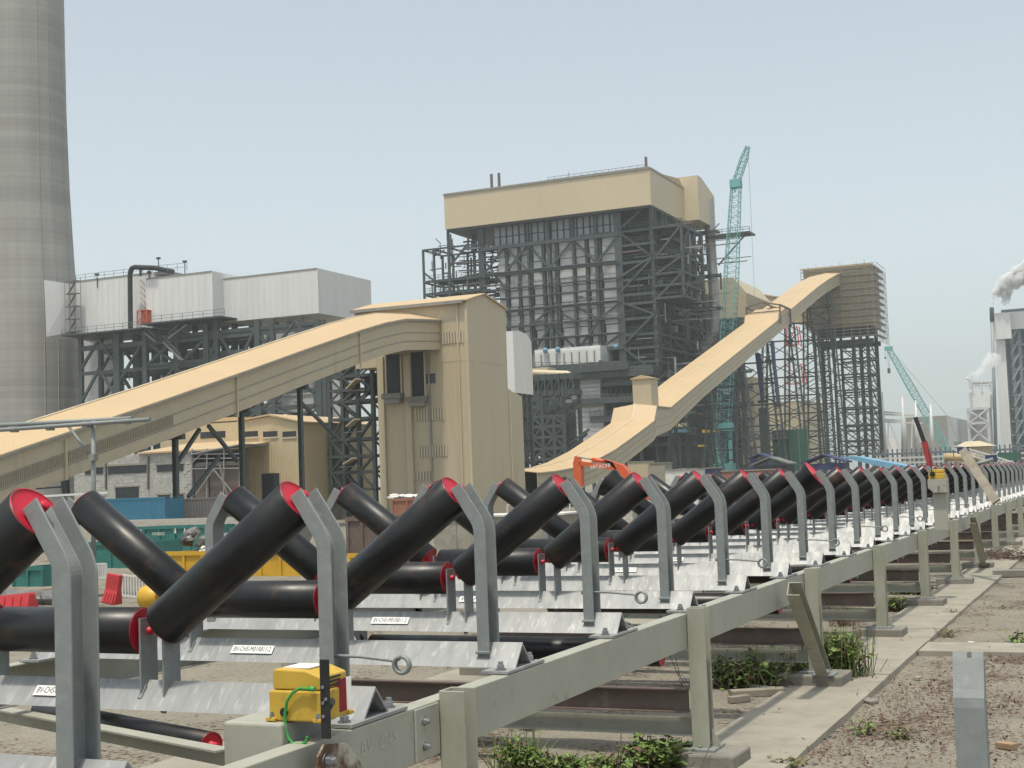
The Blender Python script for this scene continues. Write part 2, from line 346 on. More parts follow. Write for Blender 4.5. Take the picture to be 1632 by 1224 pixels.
# ---- meshes of one idler frame, local: x across from the centre line, z above the rail top
def beam_mesh():
    mb = MB(); zr, zb, hw, t = .105, .012, .082, .009
    for s in (-1, 1):
        prof = [(0, zr), (s*hw, zb), (s*(hw-t*1.1), zb), (0, zr-t*1.45)]
        mb.prism([(-1.245, y, z) for y, z in prof], (2.49, 0, 0))
    return mb.mesh('idler_beam', M['galv'])
def upright_mesh():
    # channel 60x85x7, open outwards, bent inwards 35 degrees near its top
    t, fl, hd = .007, .054, .052
    sec = [(0,-hd),(fl,-hd),(fl,-hd+t),(t,-hd+t),(t,hd-t),(fl,hd-t),(fl,hd),(0,hd)]
    xw, zb = 1.064, .600; a = math.radians(33)
    pts = [(xw, .035, 0.), (xw, zb-.05, 0.)]
    R = .10
    for k in range(1, 6):
        th = a*k/5; pts.append((xw - R*(1-math.cos(th)), zb-.05+R*math.sin(th), th))
    x, z, th = pts[-1]; Lr = (.735-z)/math.cos(a); pts.append((x-Lr*math.sin(a), z+Lr*math.cos(a), a))
    mb = MB(); n = len(sec)
    for (x, z, th) in pts:
        ox, oz = math.cos(th), math.sin(th)
        mb.v += [(x+o*ox, y, z+o*oz) for (o, y) in sec]
    for i in range(len(pts)-1):
        for k in range(n):
            mb.f.append((i*n+k, i*n+(k+1)%n, (i+1)*n+(k+1)%n, (i+1)*n+k)); mb.sm.append(False)
    e = (len(pts)-1)*n
    for base in (0, e):
        for q in ((0,1,2,3), (0,3,4,7), (4,5,6,7)): mb.f.append(tuple(base+i for i in q)); mb.sm.append(False)
    # weld bead at the foot
    mb.bar((xw-.004, -hd-.006, .068), (xw+fl+.004, -hd-.006, .068), .014, .012)
    return mb.mesh('idler_upright', M['galv_dull'])
def inner_mesh():
    mb = MB(); mb.box((-.004,-.046,.05), (.004,.046,.325))
    mb.bar((0,-.05,.045), (0,-.02,.088), .018, .012); return mb.mesh('roller_bracket', M['galv_dull'])
def roll_mesh(L, r=.083, flare=0):
    mb = MB()
    if flare: prof = [(0, r-.004), (.002, r), (L*.62, r), (L*.70, r+.012), (L*.80, r+.035), (L*.9, r+flare*.62), (L*.97, r+flare), (L, r+flare)]
    else: prof = [(0, r-.006), (.004, r), (L-.004, r), (L, r-.006)]
    mb.lathe(prof, 40); return mb.mesh('roller_tube', M['roller'])
def cap_mesh(r=.083, s=1):
    mb = MB(); sc = r/.083
    prof = [(-.012, .070), (-.004, .0808), (-.0008, .0806), (-.0012, .077), (-.004, .073), (-.006, .060), (-.008, .034), (-.007, .022), (-.004, .019), (-.002, .0145), (.034, .0135), (.037, .012), (.037, .0)]
    mb.lathe([(s*t, q*sc if q > .02 else q) for t, q in prof], 36); return mb.mesh('roller_cap', M['red'])
def foot_mesh():
    mb = MB(); mb.box((-.06,-.185,0), (.06,.185,.0105)); return mb.mesh('foot_plate', M['galv'])
def bolt_mesh():
    mb = MB(); mb.lathe([(.0,.022),(.004,.022)], 16, 'Z', False); 
    mb.lathe([(.004,.0165),(.020,.0165),(.021,.012),(.034,.011),(.035,0)], 6, 'Z', False); return mb.mesh('anchor_bolt', M['bolt'])
def cord_mesh():
    mb = MB(); mb.path([(0,0,0),(.12,0,-.002),(.235,0,-.012),(.25,0,-.016)], .0055, 8)
    pts = []
    for k in range(40):
        a = math.pi*.5 + k/40*2*math.pi*2.2; pts.append((.278+.026*math.cos(a), -.012+.024*k/40, -.026+.026*math.sin(a)))
    mb.path(pts, .0065, 7); mb.tube((-.03,0,0),(.006,0,0),.012,6); return mb.mesh('cord_guide', M['galv_dull'])
def text_mesh(name, body, size, mat, ext=0.0, shear=0):
    cu = bpy.data.curves.new(name, 'FONT'); cu.body = body; cu.size = size; cu.align_x = 'CENTER'; cu.align_y = 'CENTER'; cu.extrude = ext; cu.shear = shear
    o = bpy.data.objects.new(name, cu); COL.objects.link(o); dg = bpy.context.evaluated_depsgraph_get()
    me = bpy.data.meshes.new_from_object(o.evaluated_get(dg)); bpy.data.objects.remove(o); bpy.data.curves.remove(cu)
    me.name = name; me.materials.clear(); me.materials.append(mat); return me
DX = -.062          # the far half sits a little further out
ME = dict(beam=beam_mesh(), up=upright_mesh(), inner=inner_mesh(), wing=roll_mesh(.715), mid=roll_mesh(.65), capo=cap_mesh(s=1), capi=cap_mesh(s=-1),
          foot=foot_mesh(), bolt=bolt_mesh(), cord=cord_mesh(), flare=roll_mesh(.715, flare=.062), capf=cap_mesh(.083+.058, 1),
          tagp=MB().box((-.11,-.021,-.0004), (.11,.021,.0004)).mesh('label_plate', M['white']),
          tagt=text_mesh('lettering', 'BV-CHS-M01R811-2', .0335, M['ink'], .0002))
for v in ME['tagt'].vertices: v.co.x *= .70
for v in ME['tagt'].vertices: v.co.y *= 1.05
def sub(par, name, me, loc=(0,0,0), rot=None):
    o = bpy.data.objects.new(name, me); COL.objects.link(o); o.parent = par; o.location = loc
    if rot is not None: o.rotation_mode = 'QUATERNION'; o.rotation_quaternion = rot
    KIDS.setdefault(par.name, []).append(o); ORG[o.name] = ORG[par.name]+Vector(loc); return o
QZ = Quaternion((0,0,1), math.pi)
def idler(loc, label, group, flared=False, tagged=False, cord=False, tagx=-.12):
    t = thing('idler_frame', loc, label, 'idler frame', group)
    sub(t, 'beam', ME['beam'])
    for s in (1, -1):
        q = None if s == 1 else QZ; dx = 0 if s == 1 else DX
        bev(sub(t, 'upright', ME['up'], (dx,0,0), q), .0025, 2)
        sub(t, 'foot_plate', ME['foot'], (s*1.20, 0, .0015))
        for sy in (-1, 1): sub(t, 'bolt', ME['bolt'], (s*1.21, sy*.145, .012))
        sub(t, 'inner_bracket', ME['inner'], (s*.318+dx, 0, 0)); sub(t, 'inner_bracket', ME['inner'], (s*.418+dx, 0, -.045))
        # wing roller: axis from (.375,.305) to (.955,.718)
        ang = math.atan2(.430, .58)
        q = Quaternion((0,1,0), -ang) if s == 1 else QZ @ Quaternion((0,1,0), -ang)
        wr = sub(t, 'wing_roller', ME['flare'] if flared else ME['wing'], (s*.377+dx+(.018 if s == 1 else 0), -.004, .300), q)
        sub(wr, 'end_cap', ME['capf'] if flared else ME['capo'], (.715, 0, 0)); sub(wr, 'end_cap', ME['capi'], (0,0,0))
    cr = sub(t, 'centre_roller', ME['mid'], (-.3475, 0, .278))
    sub(cr, 'end_cap', ME['capo'], (.65,0,0)); sub(cr, 'end_cap', ME['capi'], (0,0,0))
    if tagged:
        a = math.atan2(.093, .082)
        lp = sub(t, 'label_plate', ME['tagp'], (tagx, -.0465, .0625), Quaternion((1,0,0), a))
        sub(lp, 'lettering', ME['tagt'], (0,0,.0007))
    if cord: sub(t, 'cord_guide', ME['cord'], (1.075, -.012, .205))
    return t
GI = 'idler frames in a row along the conveyor'
special = {-1: 'galvanised idler frame nearest the camera at the left edge',
  0: 'galvanised idler frame at left with its upright in front of everything else',
  1: 'galvanised idler frame whose beam ends beside the yellow switch box',
  2: 'galvanised idler frame just beyond the yellow switch box, with a printed white label',
  3: 'galvanised idler frame two places beyond the yellow switch box, with a printed white label'}
protos = {}
for n in range(0, 42):
    if n in special: lab = special[n]
    elif n == 8: lab = 'idler frame with flared rollers and large red caps standing above the row'
    elif n < 22: lab = '%s idler frame beyond the one beside the yellow switch box' % ORD[n-2]
    else: lab = 'distant idler frame in the dense far end of the row'
    tg = n in (0, 1, 2, 3, 6, 7); cd = n in (1, 4, 6, 8, 10, 12, 14, 16, 18)
    cd = n in (1, 3, 5, 7, 9, 11, 13, 15, 17, 19)
    key = (n == 8, n if tg else False, cd)
    loc = (XC+.02, 2.80+1.2*n-(.03 if n == 0 else 0), RT_Z)
    if key in protos:
        o = copy_tree(protos[key]); o.location = loc; tag(o, lab)
    else:
        o = idler(loc, lab, GI, n == 8, tg, cd, {0: -.10, 1: -.055, 2: -.045, 3: -.02}.get(n, -.02)); protos[key] = o
    for ch in ():
        pass
# ---- side rails (channels opening inwards) in lengths
def rail(x_out, s, label):
    r = thing('conveyor_rail', (x_out, 0, .65), label, 'steel rail', 'side rails of the conveyor')
    ys = [-.5, 9.0, 18.0, 27.0, 36.0, 45.0, 54.0]
    for a, b in zip(ys, ys[1:]):
        sec = [(0,.648),(0,.838),(-s*.075,.838),(-s*.075,.828),(-s*.008,.828),(-s*.008,.658),(-s*.075,.658),(-s*.075,.648)]
        mb = MB(); mb.prism([(x_out+x, a+.003, z) for x, z in sec], (0, b-a-.006, 0))
        mb.build('rail_section', M['cream_rail'], r, bevel=.004)
    return r
RR = rail(-2.30, 1, 'cream painted steel side rail running diagonally across the foreground')
RL = rail(-4.86, -1, 'cream painted steel side rail behind the rollers on the far side')
ch = text_mesh('chalk_lettering', 'BV  C45  <10 8 28', .062, M['chalk'], 0, .25)
o = sub(RR, 'chalk_lettering', ch, (.0015, 4.13, .115)); o.rotation_euler = (math.pi/2, 0, math.pi/2)
for v in ch.vertices: v.co.x *= 1.15
# ---- posts, pedestals, struts
def c_post(z0, z1):
    mb = MB(); t = .008
    sec = [(0,-.05),(.10,-.05),(.10,-.05+t),(t,-.05+t),(t,.05-t),(.10,.05-t),(.10,.05),(0,.05)]
    mb.prism([(x, y, z0) for x, y in sec], (0,0,z1-z0)); return mb
post_me = c_post(.02, .855).mesh('support_post', M['post']); 
stub_me = MB().box((.016,-.038,.03),(.060,-.030,.34)).box((.054,-.030,.03),(.060,.03,.34)).mesh('stub_angle', M['galv_dull'])
base_me = MB().box((-.06,-.11,.0),(.14,.11,.012)).mesh('base_plate', M['galv_dull'])
gus_me = MB().prism([(.10,0,.012),(.15,0,.012),(.10,0,.11)], (0,.006,0)).mesh('gusset', M['post'])
def pad_mesh():
    mb = MB(); mb.box((-.26,-.17,-.14),(.20,.17,0)); me = mb.mesh('pedestal', M['pad']); return me
pad_me = pad_mesh()
PY = [4.46+2.985*k for k in range(0, 15)]
for side, sx, x in (('right', 1, -2.297), ('far', -1, -4.863)):
    for k, y in enumerate(PY):
        if side == 'right':
            lab = '%s steel support post from the near end of the front rail' % ORD[k]
            lab2 = '%s concrete pedestal from the near end of the pale strip' % ORD[k]
        else:
            lab = '%s support post under the far side rail from the near end' % ORD[k]
            lab2 = '%s concrete pedestal under the far side rail from the near end' % ORD[k]
        p = thing('support_post', (x, y, .10), lab, 'steel post', 'posts under the conveyor rails')
        q = None if sx == 1 else QZ
        for nm, me in (('channel', post_me), ('stub_angle', stub_me), ('base_plate', base_me), ('gusset', gus_me)):
            ob = sub(p, nm, me, (0,0,-.085 if nm == 'channel' else 0), q)
            if nm == 'channel' and k < 6: bev(ob, .003)
        o = bpy.data.objects.new('concrete_pedestal', pad_me); COL.objects.link(o); o.location = (x+.06*sx, y+random.uniform(-.02,.02), .099)
        o.rotation_euler = (0, 0, random.uniform(-.04,.04)); o.scale = (random.uniform(.9,1.1), random.uniform(.9,1.15), 1); bev(o, .012)
        tag(o, lab2, 'concrete pedestal', 'pedestals under the posts')
# fixing plate with two bolts at the nearest post
fp = thing('fixing_plate', (-2.30, 4.30, .66), 'cream fixing plate bolted on the rail left of the nearest post', 'steel plate')
MB().box((-2.299,4.225,.655),(-2.291,4.40,.832)).build('plate', M['cream_rail'], fp, bevel=.002)
for z in (.70,.785):
    ob = sub(fp, 'bolt', ME['bolt'], (.009, -.02, z-.66)); ob.rotation_euler = (0, math.pi/2, 0); ob.scale = (.7,.7,.7)
# inclined struts
for k, (y0, y1, lab) in enumerate(((9.45, 10.30, 'leaning cream strut bracing the third post of the front rail'), (21.0, 22.2, 'leaning cream strut bracing a distant post of the front rail'),(33.,34.2,'leaning cream strut at the far end of the front rail'))):
    t = thing('leaning_strut', (-2.18, y1, .1), lab, 'steel strut', 'leaning struts along the front rail')
    a, b = V(-2.21, y0, .80), V(-2.21, y1, .10)
    d = (b-a).normalized(); nrm = V(1,0,0); sd = d.cross(nrm)
    mb = MB(); tt = .008
    sec = [(0,-.055),(.09,-.055),(.09,-.047),(.008,-.047),(.008,.047),(.09,.047),(.09,.055),(0,.055)]
    mb.prism([a+nrm*x+sd*yy for x, yy in sec], b-a); mb.build('channel', M['post'], t, bevel=.003)
    MB().box((-2.24, y1-.09, .1), (-2.08, y1+.09, .111)).build('base_plate', M['galv_dull'], t)
# cross channels and cream angles between the posts, return rollers
for k, y in enumerate(PY[:11]):
    t = thing('cross_channel', (XC, y, .35), '%s brown cross channel under the conveyor from the near end' % ORD[k], 'steel channel', 'brown cross channels under the conveyor')
    yy = y-.03
    sec = [(0,.30),(0,.44),(-.05,.44),(-.05,.433),(-.007,.433),(-.007,.307),(-.05,.307),(-.05,.30)] if False else [(.0,.30),(.0,.306),(-.055,.338),(-.055,.44),(-.048,.44),(-.048,.342),(.006,.312),(.006,.30)]
    sec = [(-.05,.30),(.0,.30),(.0,.43),(-.05,.43),(-.05,.423),(-.007,.423),(-.007,.307),(-.05,.307)]
    mb = MB(); mb.prism([(-4.85, yy+a, z) for a, z in sec], (2.54,0,0)); mb.build('channel', M['primer'], t)
    t2 = thing('cross_angle', (XC, y, .2), '%s cream cross angle low under the conveyor from the near end' % ORD[k], 'steel angle', 'cream cross angles under the conveyor')
    mb = MB(); mb.prism([(-4.85, yy+.06+a, z) for a, z in ((0,.17),(0,.26),(-.006,.26),(-.006,.176),(-.07,.176),(-.07,.17))], (2.54,0,0)); mb.build('angle', M['cream_rail'], t2)
ret_me = roll_mesh(1.96); 
for k in range(12):
    y = 7.85+2.985*k
    t = thing('return_roller', (XC, y, .565), '%s return roller hung under the conveyor from the near end' % ORD[k], 'return roller', 'return rollers under the conveyor')
    r = sub(t, 'roller_tube', ret_me, (-.98, 0, 0)); sub(r, 'end_cap', ME['capo'], (1.96,0,0)); sub(r, 'end_cap', ME['capi'], (0,0,0))
    for s in (-1, 1):
        mb = MB(); mb.box((XC+s*1.045-.005, y-.045, .53), (XC+s*1.045+.005, y+.045, .80)); mb.bar((XC+s*1.045, y-.2, .78), (XC+s*1.045, y-.02, .60), .01, .05)
        mb.build('hanger', M['galv_dull'], t)
# diagonal plan bracing and the loose return roller at lower left
p0, p1 = on_z(-60, 1108, .60), on_z(356, 1196, .60)
t = thing('plan_brace', p0, 'cream diagonal brace crossing low at the lower left corner', 'steel brace')
MB().bar(p0-V(.3,0,0), p1, .075, .008).bar(p0-V(.3,-.035,.035), p1-V(0,-.035,.035), .008, .07).build('angle', M['cream_rail'], t)
p0, p1 = on_z(40, 1128, .52), on_z(338, 1187, .52); d = (p1-p0).normalized()
t = thing('loose_roller', p1, 'loose return roller with red cap lying behind the cream brace at lower left', 'return roller')
qq = V(1,0,0).rotation_difference(d); L = 1.6
r = sub(t, 'roller_tube', roll_mesh(L, .055), -d*L, qq)
sub(r, 'end_cap', cap_mesh(.055, 1), (L,0,0))
# ================================================================ yellow misalignment switch on its bracket
def switch_box(loc, label, mats=None, full=True):
    pass
Y0 = 3.55
t = thing('bracket_box', (-2.85, Y0, .7), 'cream hollow steel bracket under the yellow switch box', 'steel bracket')
a = on_y(355, 1150, Y0); b = on_y(505, 1150, Y0)
X0, X1, ZT = a.x, -2.385, a.z
mb = MB(); mb.box((X0, Y0, ZT-.17), (X1, Y0+.235, ZT)); mb.build('hollow_section', M['cream_rail'], t, bevel=.008)
MB().box((X1+.001, Y0+.02, ZT-.10), (X1+.006, Y0+.215, ZT-.005)).build('end_plate', M['galv_dull'], t)
sw = thing('limit_switch', (-2.6, Y0+.1, ZT), 'yellow switch box with black lever and green wire on the near bracket', 'switch box', 'yellow switch boxes along the conveyor')
p = on_y(432, 1150, Y0+.045); q = on_y(516, 1150, Y0+.045); r_ = on_y(432, 1070, Y0+.045)
bx0, bx1 = p.x, q.x; bz = ZT+.002; H = .165; by0, by1 = Y0+.035, Y0+.20
mb = MB(); mb.box((bx0, by0, bz), (bx1, by1, bz+.092)); mb.build('box_base', M['yellow'], sw, bevel=.006)
for sx in (bx0-.006, bx1-.026):
    for sy in (by0-.012, by1-.02): MB().box((sx, sy, bz), (sx+.034, sy+.032, bz+.012)).build('mounting_lug', M['yellow'], sw, bevel=.003)
mb = MB(); x0, x1, y0, y1 = bx0+.012, bx1-.006, by0+.006, by1-.006; z0 = bz+.094
mb.prism([(x0,y0,z0),(x1,y0,z0),(x1,y0,z0+.040),(x1-.05,y0,z0+.058),(x0+.006,y0,z0+.062),(x0,y0,z0+.05)], (0,y1-y0,0)); mb.build('box_lid', M['yellow'], sw, bevel=.005)
MB().box((x0+.02, y0+.03, z0+.0605), (x0+.115, y1-.03, z0+.0635)).build('rating_plate', M['white'], sw)
for sx in (bx0+.012, bx1-.012):
    ob = sub(sw, 'bolt', ME['bolt'], V(sx, by0-.002, bz+.010)-ORG[sw.name]); ob.scale = (.5,.5,.5)
gl = MB(); gx, gz = on_y(453, 1135, by0).x, on_y(453, 1135, by0).z; gl.tube((gx, by0+.01, gz), (gx, by0-.004, gz), .0135, 16); gl.build('cable_gland', M['black'], sw)
for vz in range(3):
    MB().box((bx1-.0005, by0+.05, bz+.10+.012*vz), (bx1+.002, by0+.11, bz+.106+.012*vz)).build('vent_slot', M['black'], sw)
wp = [on_y(*p_, by0-.012) for p_ in ((492,1098),(478,1097),(466,1104),(457,1118),(454,1140),(455,1160),(459,1176),(468,1187),(480,1187),(488,1182),(490,1174))]
mb = MB(); mb.path(wp, .0048, 8); mb.build('green_wire', M['green_wire'], sw)
MB().tube(wp[0], wp[0]+V(.022,0,0), .0075, 8).build('wire_plug', M['green_wire'], sw)
# lever: black slotted bar, plus the pivot arm
lx = on_y(517, 1110, Y0-.02)
lt, lb_ = on_y(516.5, 1051, Y0-.02), on_y(518.5, 1177, Y0-.02)
mb = MB(); mb.bar(lt, lb_, .0065, .030, upv=(0,1,0)); lv = MB().box((lt.x-.015, Y0-.024, lb_.z), (lt.x+.015, Y0-.014, lt.z)).build('lever', M['black'], sw, bevel=.002)
for f in (.35, .5, .55, .72): 
    z = lt.z+(lb_.z-lt.z)*f
    MB().tube((lt.x+(.006 if f in (.5,) else -.004), Y0-.025, z), (lt.x+(.006 if f in (.5,) else -.004), Y0-.028, z), .005, 10).build('rivet', M['bolt'], sw)
MB().tube((lt.x+.004, Y0-.014, bz+.055), (bx1+.004, by0+.05, bz+.055), .012, 12).build('pivot_arm', M['black'], sw)
fl = on_y(541, 1104, Y0+.13)
MB().prism([on_y(529,1090,Y0+.12), on_y(549,1079,Y0+.16), on_y(551,1131,Y0+.16), on_y(531,1138,Y0+.12)], (.005,0,0)).build('red_plate', M['darkred'], sw)
MB().prism([on_y(550.5,1079,Y0+.16), on_y(557,1078,Y0+.165), on_y(557.5,1127,Y0+.165), on_y(552,1131,Y0+.16)], (.006,0,0)).build('white_strip', M['white'], sw)
# corroded gusset plate at the bottom edge
t = thing('corroded_plate', on_y(545,1224,3.45), 'rust stained cream gusset plate at the bottom edge below the switch', 'steel plate')
pl = [on_x(*p_, -2.24) for p_ in ((500,1260),(504,1206),(514,1186),(548,1184),(556,1191),(600,1262))]
MB().prism(pl, (.008,0,0)).build('plate', M['rust'], t)
bb = on_x(520,1212,-2.23); ob = sub(t, 'bolt', ME['bolt'], bb-ORG[t.name]); ob.rotation_euler = (0, math.pi/2, 0)
# second switch on its tall cream post
Y2 = on_x(1490, 760, -2.36).y
Y2 = 16.95
t = thing('switch_stand', on_y(1500, 830, Y2), 'cream post carrying the distant yellow switch box beside the rail', 'steel stand')
A = on_y(1489, 832, Y2); B = on_y(1507, 768, Y2); C_ = on_y(1479, 764, Y2)
MB().box((A.x, Y2, .84), (B.x, Y2+.10, B.z)).build('column', M['cream_rail'], t, bevel=.004)
hx0, hx1 = C_.x, on_y(1509, 764, Y2).x; hz = C_.z
MB().prism([(hx0,Y2-.06,hz),(hx1,Y2-.06,hz),(hx1,Y2-.06,hz-.16),(A.x+.02,Y2-.06,hz-.16),(hx0,Y2-.06,hz-.10)], (0,.2,0)).build('head_bracket', M['cream_rail'], t, bevel=.004)
for z in (-.09,-.125): MB().tube((hx1-.09, Y2-.062, hz+z), (hx1-.09, Y2-.066, hz+z), .012, 8).build('bolt', M['bolt'], t)
s2 = thing('limit_switch', (hx0, Y2, hz), 'distant yellow switch box with black lever on top of a cream post', 'switch box', 'yellow switch boxes along the conveyor')
MB().box((hx0+.01, Y2-.03, hz+.002), (hx1-.02, Y2+.12, hz+.07)).build('box_base', M['yellow'], s2, bevel=.006)
MB().box((hx0+.03, Y2-.02, hz+.073), (hx1-.03, Y2+.11, hz+.115)).build('box_lid', M['yellow'], s2, bevel=.008)
l0, l1 = on_y(1486, 757, Y2-.06), on_y(1480, 715, Y2-.06)
MB().bar(l0, l1, .03, .008).build('lever', M['black'], s2); MB().tube(l0+V(0,.04,.01), l0+V(0,-.01,.01), .03, 12).build('pivot_arm', M['black'], s2)
# plank and pipe lying over the frames further along
Yp = 20.3
a, b = on_y(1534, 717, Yp), on_y(1588, 800, Yp-1)
t = thing('wooden_plank', b, 'weathered wooden plank leaning across the far idler frames', 'plank'); MB().bar(a, b, .12, .03, upv=(0,1,0)).build('plank', M['wood_grey'], t)
a, b = on_y(1543, 744, Yp-.2), on_y(1583, 732, Yp-.2)
t = thing('scaffold_pipe', a, 'grey scaffold pipe lying on the far rollers by the plank', 'pipe'); MB().tube(a, b, .03, 10).build('tube', M['galv_dull'], t)
# spare galvanised bracket standing at lower right
Yb = 4.5
q0 = on_y(1520, 1224, Yb); 
t = thing('spare_upright', (q0.x, Yb, 0), 'galvanised bent bracket standing alone on the gravel at lower right', 'steel bracket')
P = [on_y(1526,1300,Yb), on_y(1519,1118,Yb), on_y(1518,1100,Yb), on_y(1523,1082,Yb), on_y(1526,1052,Yb)]
Wd = .092
mb = MB(); ys = [0, .0, -.004, -.02, -.05]
zz = [0, .935-.06, .90, .935, .985]
prof = [(0, -.01), (0, .86), (-.006, .885), (-.018, .91), (-.05, .985)]   # (y offset, z)
x0 = on_y(1519, 1118, Yb).x; ztop = on_y(1526, 1052, Yb).z; zben = on_y(1519, 1112, Yb).z
prof = [(0,-.01),(0,zben-.03),(.004,zben),(.016,zben+.025),(.05,ztop)]
def leaf(xa, xb, off):
    vs = []; n = len(prof)
    for (yo, z) in prof: vs += [(xa, Yb+yo+off, z), (xb, Yb+yo+off, z), (xb, Yb+yo+off+.007, z), (xa, Yb+yo+off+.007, z)]
    fs = [(4*i+k, 4*i+(k+1)%4, 4*i+4+(k+1)%4, 4*i+4+k) for i in range(n-1) for k in range(4)] + [(0,1,2,3), (4*n-4,4*n-1,4*n-2,4*n-3)]
    return vs, fs
mb = MB(); xm = x0+Wd*.54
# web, split at the shaft slot by two tongues at the top
mb.add(*leaf(x0, x0+Wd, 0))
mb.build('web', M['galv_dull'], t)
mb = MB(); mb.box((x0-.0005, Yb+.0075, 0), (x0+.0065, Yb+.06, zben)); mb.prism([(x0-.0005,Yb+.0075,zben),(x0-.0005,Yb+.06,zben),(x0-.0005,Yb+.105,ztop-.005),(x0-.0005,Yb+.058,ztop-.005)], (.007,0,0)); mb.build('flange', M['galv_dull'], t)
mb = MB(); mb.box((x0+Wd-.0065, Yb+.0075, 0), (x0+Wd+.0005, Yb+.06, zben)); mb.prism([(x0+Wd-.0065,Yb+.0075,zben),(x0+Wd-.0065,Yb+.06,zben),(x0+Wd-.0065,Yb+.105,ztop-.005),(x0+Wd-.0065,Yb+.058,ztop-.005)], (.007,0,0)); mb.build('flange', M['galv_dull'], t)
mb = MB()
for xa, xb in ((x0, x0+Wd*.47), (x0+Wd*.62, x0+Wd)): mb.prism([(xa, Yb+.05, ztop), (xb, Yb+.05, ztop), (xb, Yb+.058, ztop+.018), (xa, Yb+.058, ztop+.018)], (0,.007,0))
mb.build('slot_tongue', M['galv_dull'], t)
# ================================================================ chimney
def chimney_mat():
    m = nmat('chimney_concrete', (.345,.335,.31), (.285,.28,.26), rough=.9, scale=.06, stretch=(1,1,.5), lo=.35, hi=.65)
    t = m.node_tree; N = t.nodes; L = t.links; b = N['Principled BSDF']; old = b.inputs['Base Color'].links[0].from_socket
    g = [n for n in N if n.type == 'NEW_GEOMETRY'][0]; sep = N.new('ShaderNodeSeparateXYZ'); L.new(g.outputs['Position'], sep.inputs[0])
    # pour rings: a stepped random tone per lift and a thin joint between lifts
    lift = N.new('ShaderNodeMath'); lift.operation = 'MULTIPLY'; lift.inputs[1].default_value = 1/1.25; L.new(sep.outputs[2], lift.inputs[0])
    fl = N.new('ShaderNodeMath'); fl.operation = 'FLOOR'; L.new(lift.outputs[0], fl.inputs[0])
    wn = N.new('ShaderNodeTexWhiteNoise'); wn.noise_dimensions = '1D'; L.new(fl.outputs[0], wn.inputs['W'])
    big = N.new('ShaderNodeTexNoise'); big.noise_dimensions = '1D'; big.inputs['Scale'].default_value = .22; big.inputs['Detail'].default_value = 4; L.new(sep.outputs[2], big.inputs['W'])
    ad = N.new('ShaderNodeMath'); ad.operation = 'MULTIPLY_ADD'; ad.inputs[1].default_value = .35; L.new(wn.outputs['Value'], ad.inputs[0]); L.new(big.outputs[0], ad.inputs[2])
    mr = N.new('ShaderNodeMapRange'); mr.inputs[1].default_value = .35; mr.inputs[2].default_value = .95; mr.inputs[3].default_value = .87; mr.inputs[4].default_value = 1.08; L.new(ad.outputs[0], mr.inputs[0])
    fr = N.new('ShaderNodeMath'); fr.operation = 'FRACT'; L.new(lift.outputs[0], fr.inputs[0])
    j = N.new('ShaderNodeMath'); j.operation = 'LESS_THAN'; j.inputs[1].default_value = .12; L.new(fr.outputs[0], j.inputs[0])
    j2 = N.new('ShaderNodeMath'); j2.operation = 'MULTIPLY_ADD'; j2.inputs[1].default_value = -.09; L.new(j.outputs[0], j2.inputs[0]); L.new(mr.outputs[0], j2.inputs[2])
    mp = N.new('ShaderNodeMapping'); mp.inputs['Scale'].default_value = (.9,.9,.03); L.new(g.outputs['Position'], mp.inputs[0])
    st = N.new('ShaderNodeTexNoise'); st.inputs['Scale'].default_value = .55; st.inputs['Detail'].default_value = 6; L.new(mp.outputs[0], st.inputs['Vector'])
    s2 = N.new('ShaderNodeMapRange'); s2.inputs[1].default_value = .35; s2.inputs[2].default_value = .7; s2.inputs[3].default_value = .9; s2.inputs[4].default_value = 1.07; L.new(st.outputs[0], s2.inputs[0])
    mu = N.new('ShaderNodeMath'); mu.operation = 'MULTIPLY'; L.new(j2.outputs[0], mu.inputs[0]); L.new(s2.outputs[0], mu.inputs[1])
    mx = N.new('ShaderNodeMix'); mx.data_type = 'RGBA'; mx.blend_type = 'MULTIPLY'; mx.inputs[0].default_value = 1; L.new(old, mx.inputs[6]); L.new(mu.outputs[0], mx.inputs[7])
    L.new(mx.outputs[2], b.inputs['Base Color']); return m
M['chimney'] = chimney_mat()
DC = 295
edge = [(128,700),(128.5,641),(128,537),(119.5,430),(116,380),(111,300),(106,180),(102,0),(98,-180)]
pc = at(40, 540, DC); cxw, cyw = pc.x, pc.y
t = thing('chimney', (cxw, cyw, -2.4), 'tall tapering concrete chimney with pour rings at the left edge', 'chimney')
prof = []
for (x, y) in edge:
    r = ray(x, y)                       # radius of the cone whose silhouette passes here: distance from axis to the sight line, in plan
    h = V(r.x, r.y, 0).normalized(); dd = V(cxw, cyw, 0); R = abs(dd.x*h.y - dd.y*h.x)
    along = math.sqrt(dd.length_squared - R*R); z = EYE + r.z/math.hypot(r.x, r.y)*along
    prof.append((z, R))
prof = [(-2.6, prof[0][1]+.1)] + prof + [(205, prof[-1][1]-1.6)]
MB().lathe(prof, 96, 'Z', True, (cxw, cyw, 0)).build('shell', M['chimney'], t)
rl = lambda z: next((a[1]+(b[1]-a[1])*(z-a[0])/(b[0]-a[0]) for a, b in zip(prof, prof[1:]) if a[0] <= z <= b[0]), prof[-1][1])
for k, dx in enumerate((-.62, -.35)):
    mb = MB(); zz = 4
    while zz < 118:
        hd = V(-cxw, -cyw, 0).normalized(); sd = V(-hd.y, hd.x, 0); ang = dx
        f = lambda z: V(cxw, cyw, z) + (hd*math.cos(ang) - sd*math.sin(ang))*(rl(z)+.05)
        mb.bar(f(zz), f(zz+7), .22, .22); zz += 7
    mb.build('conductor', M['chimney'], t)
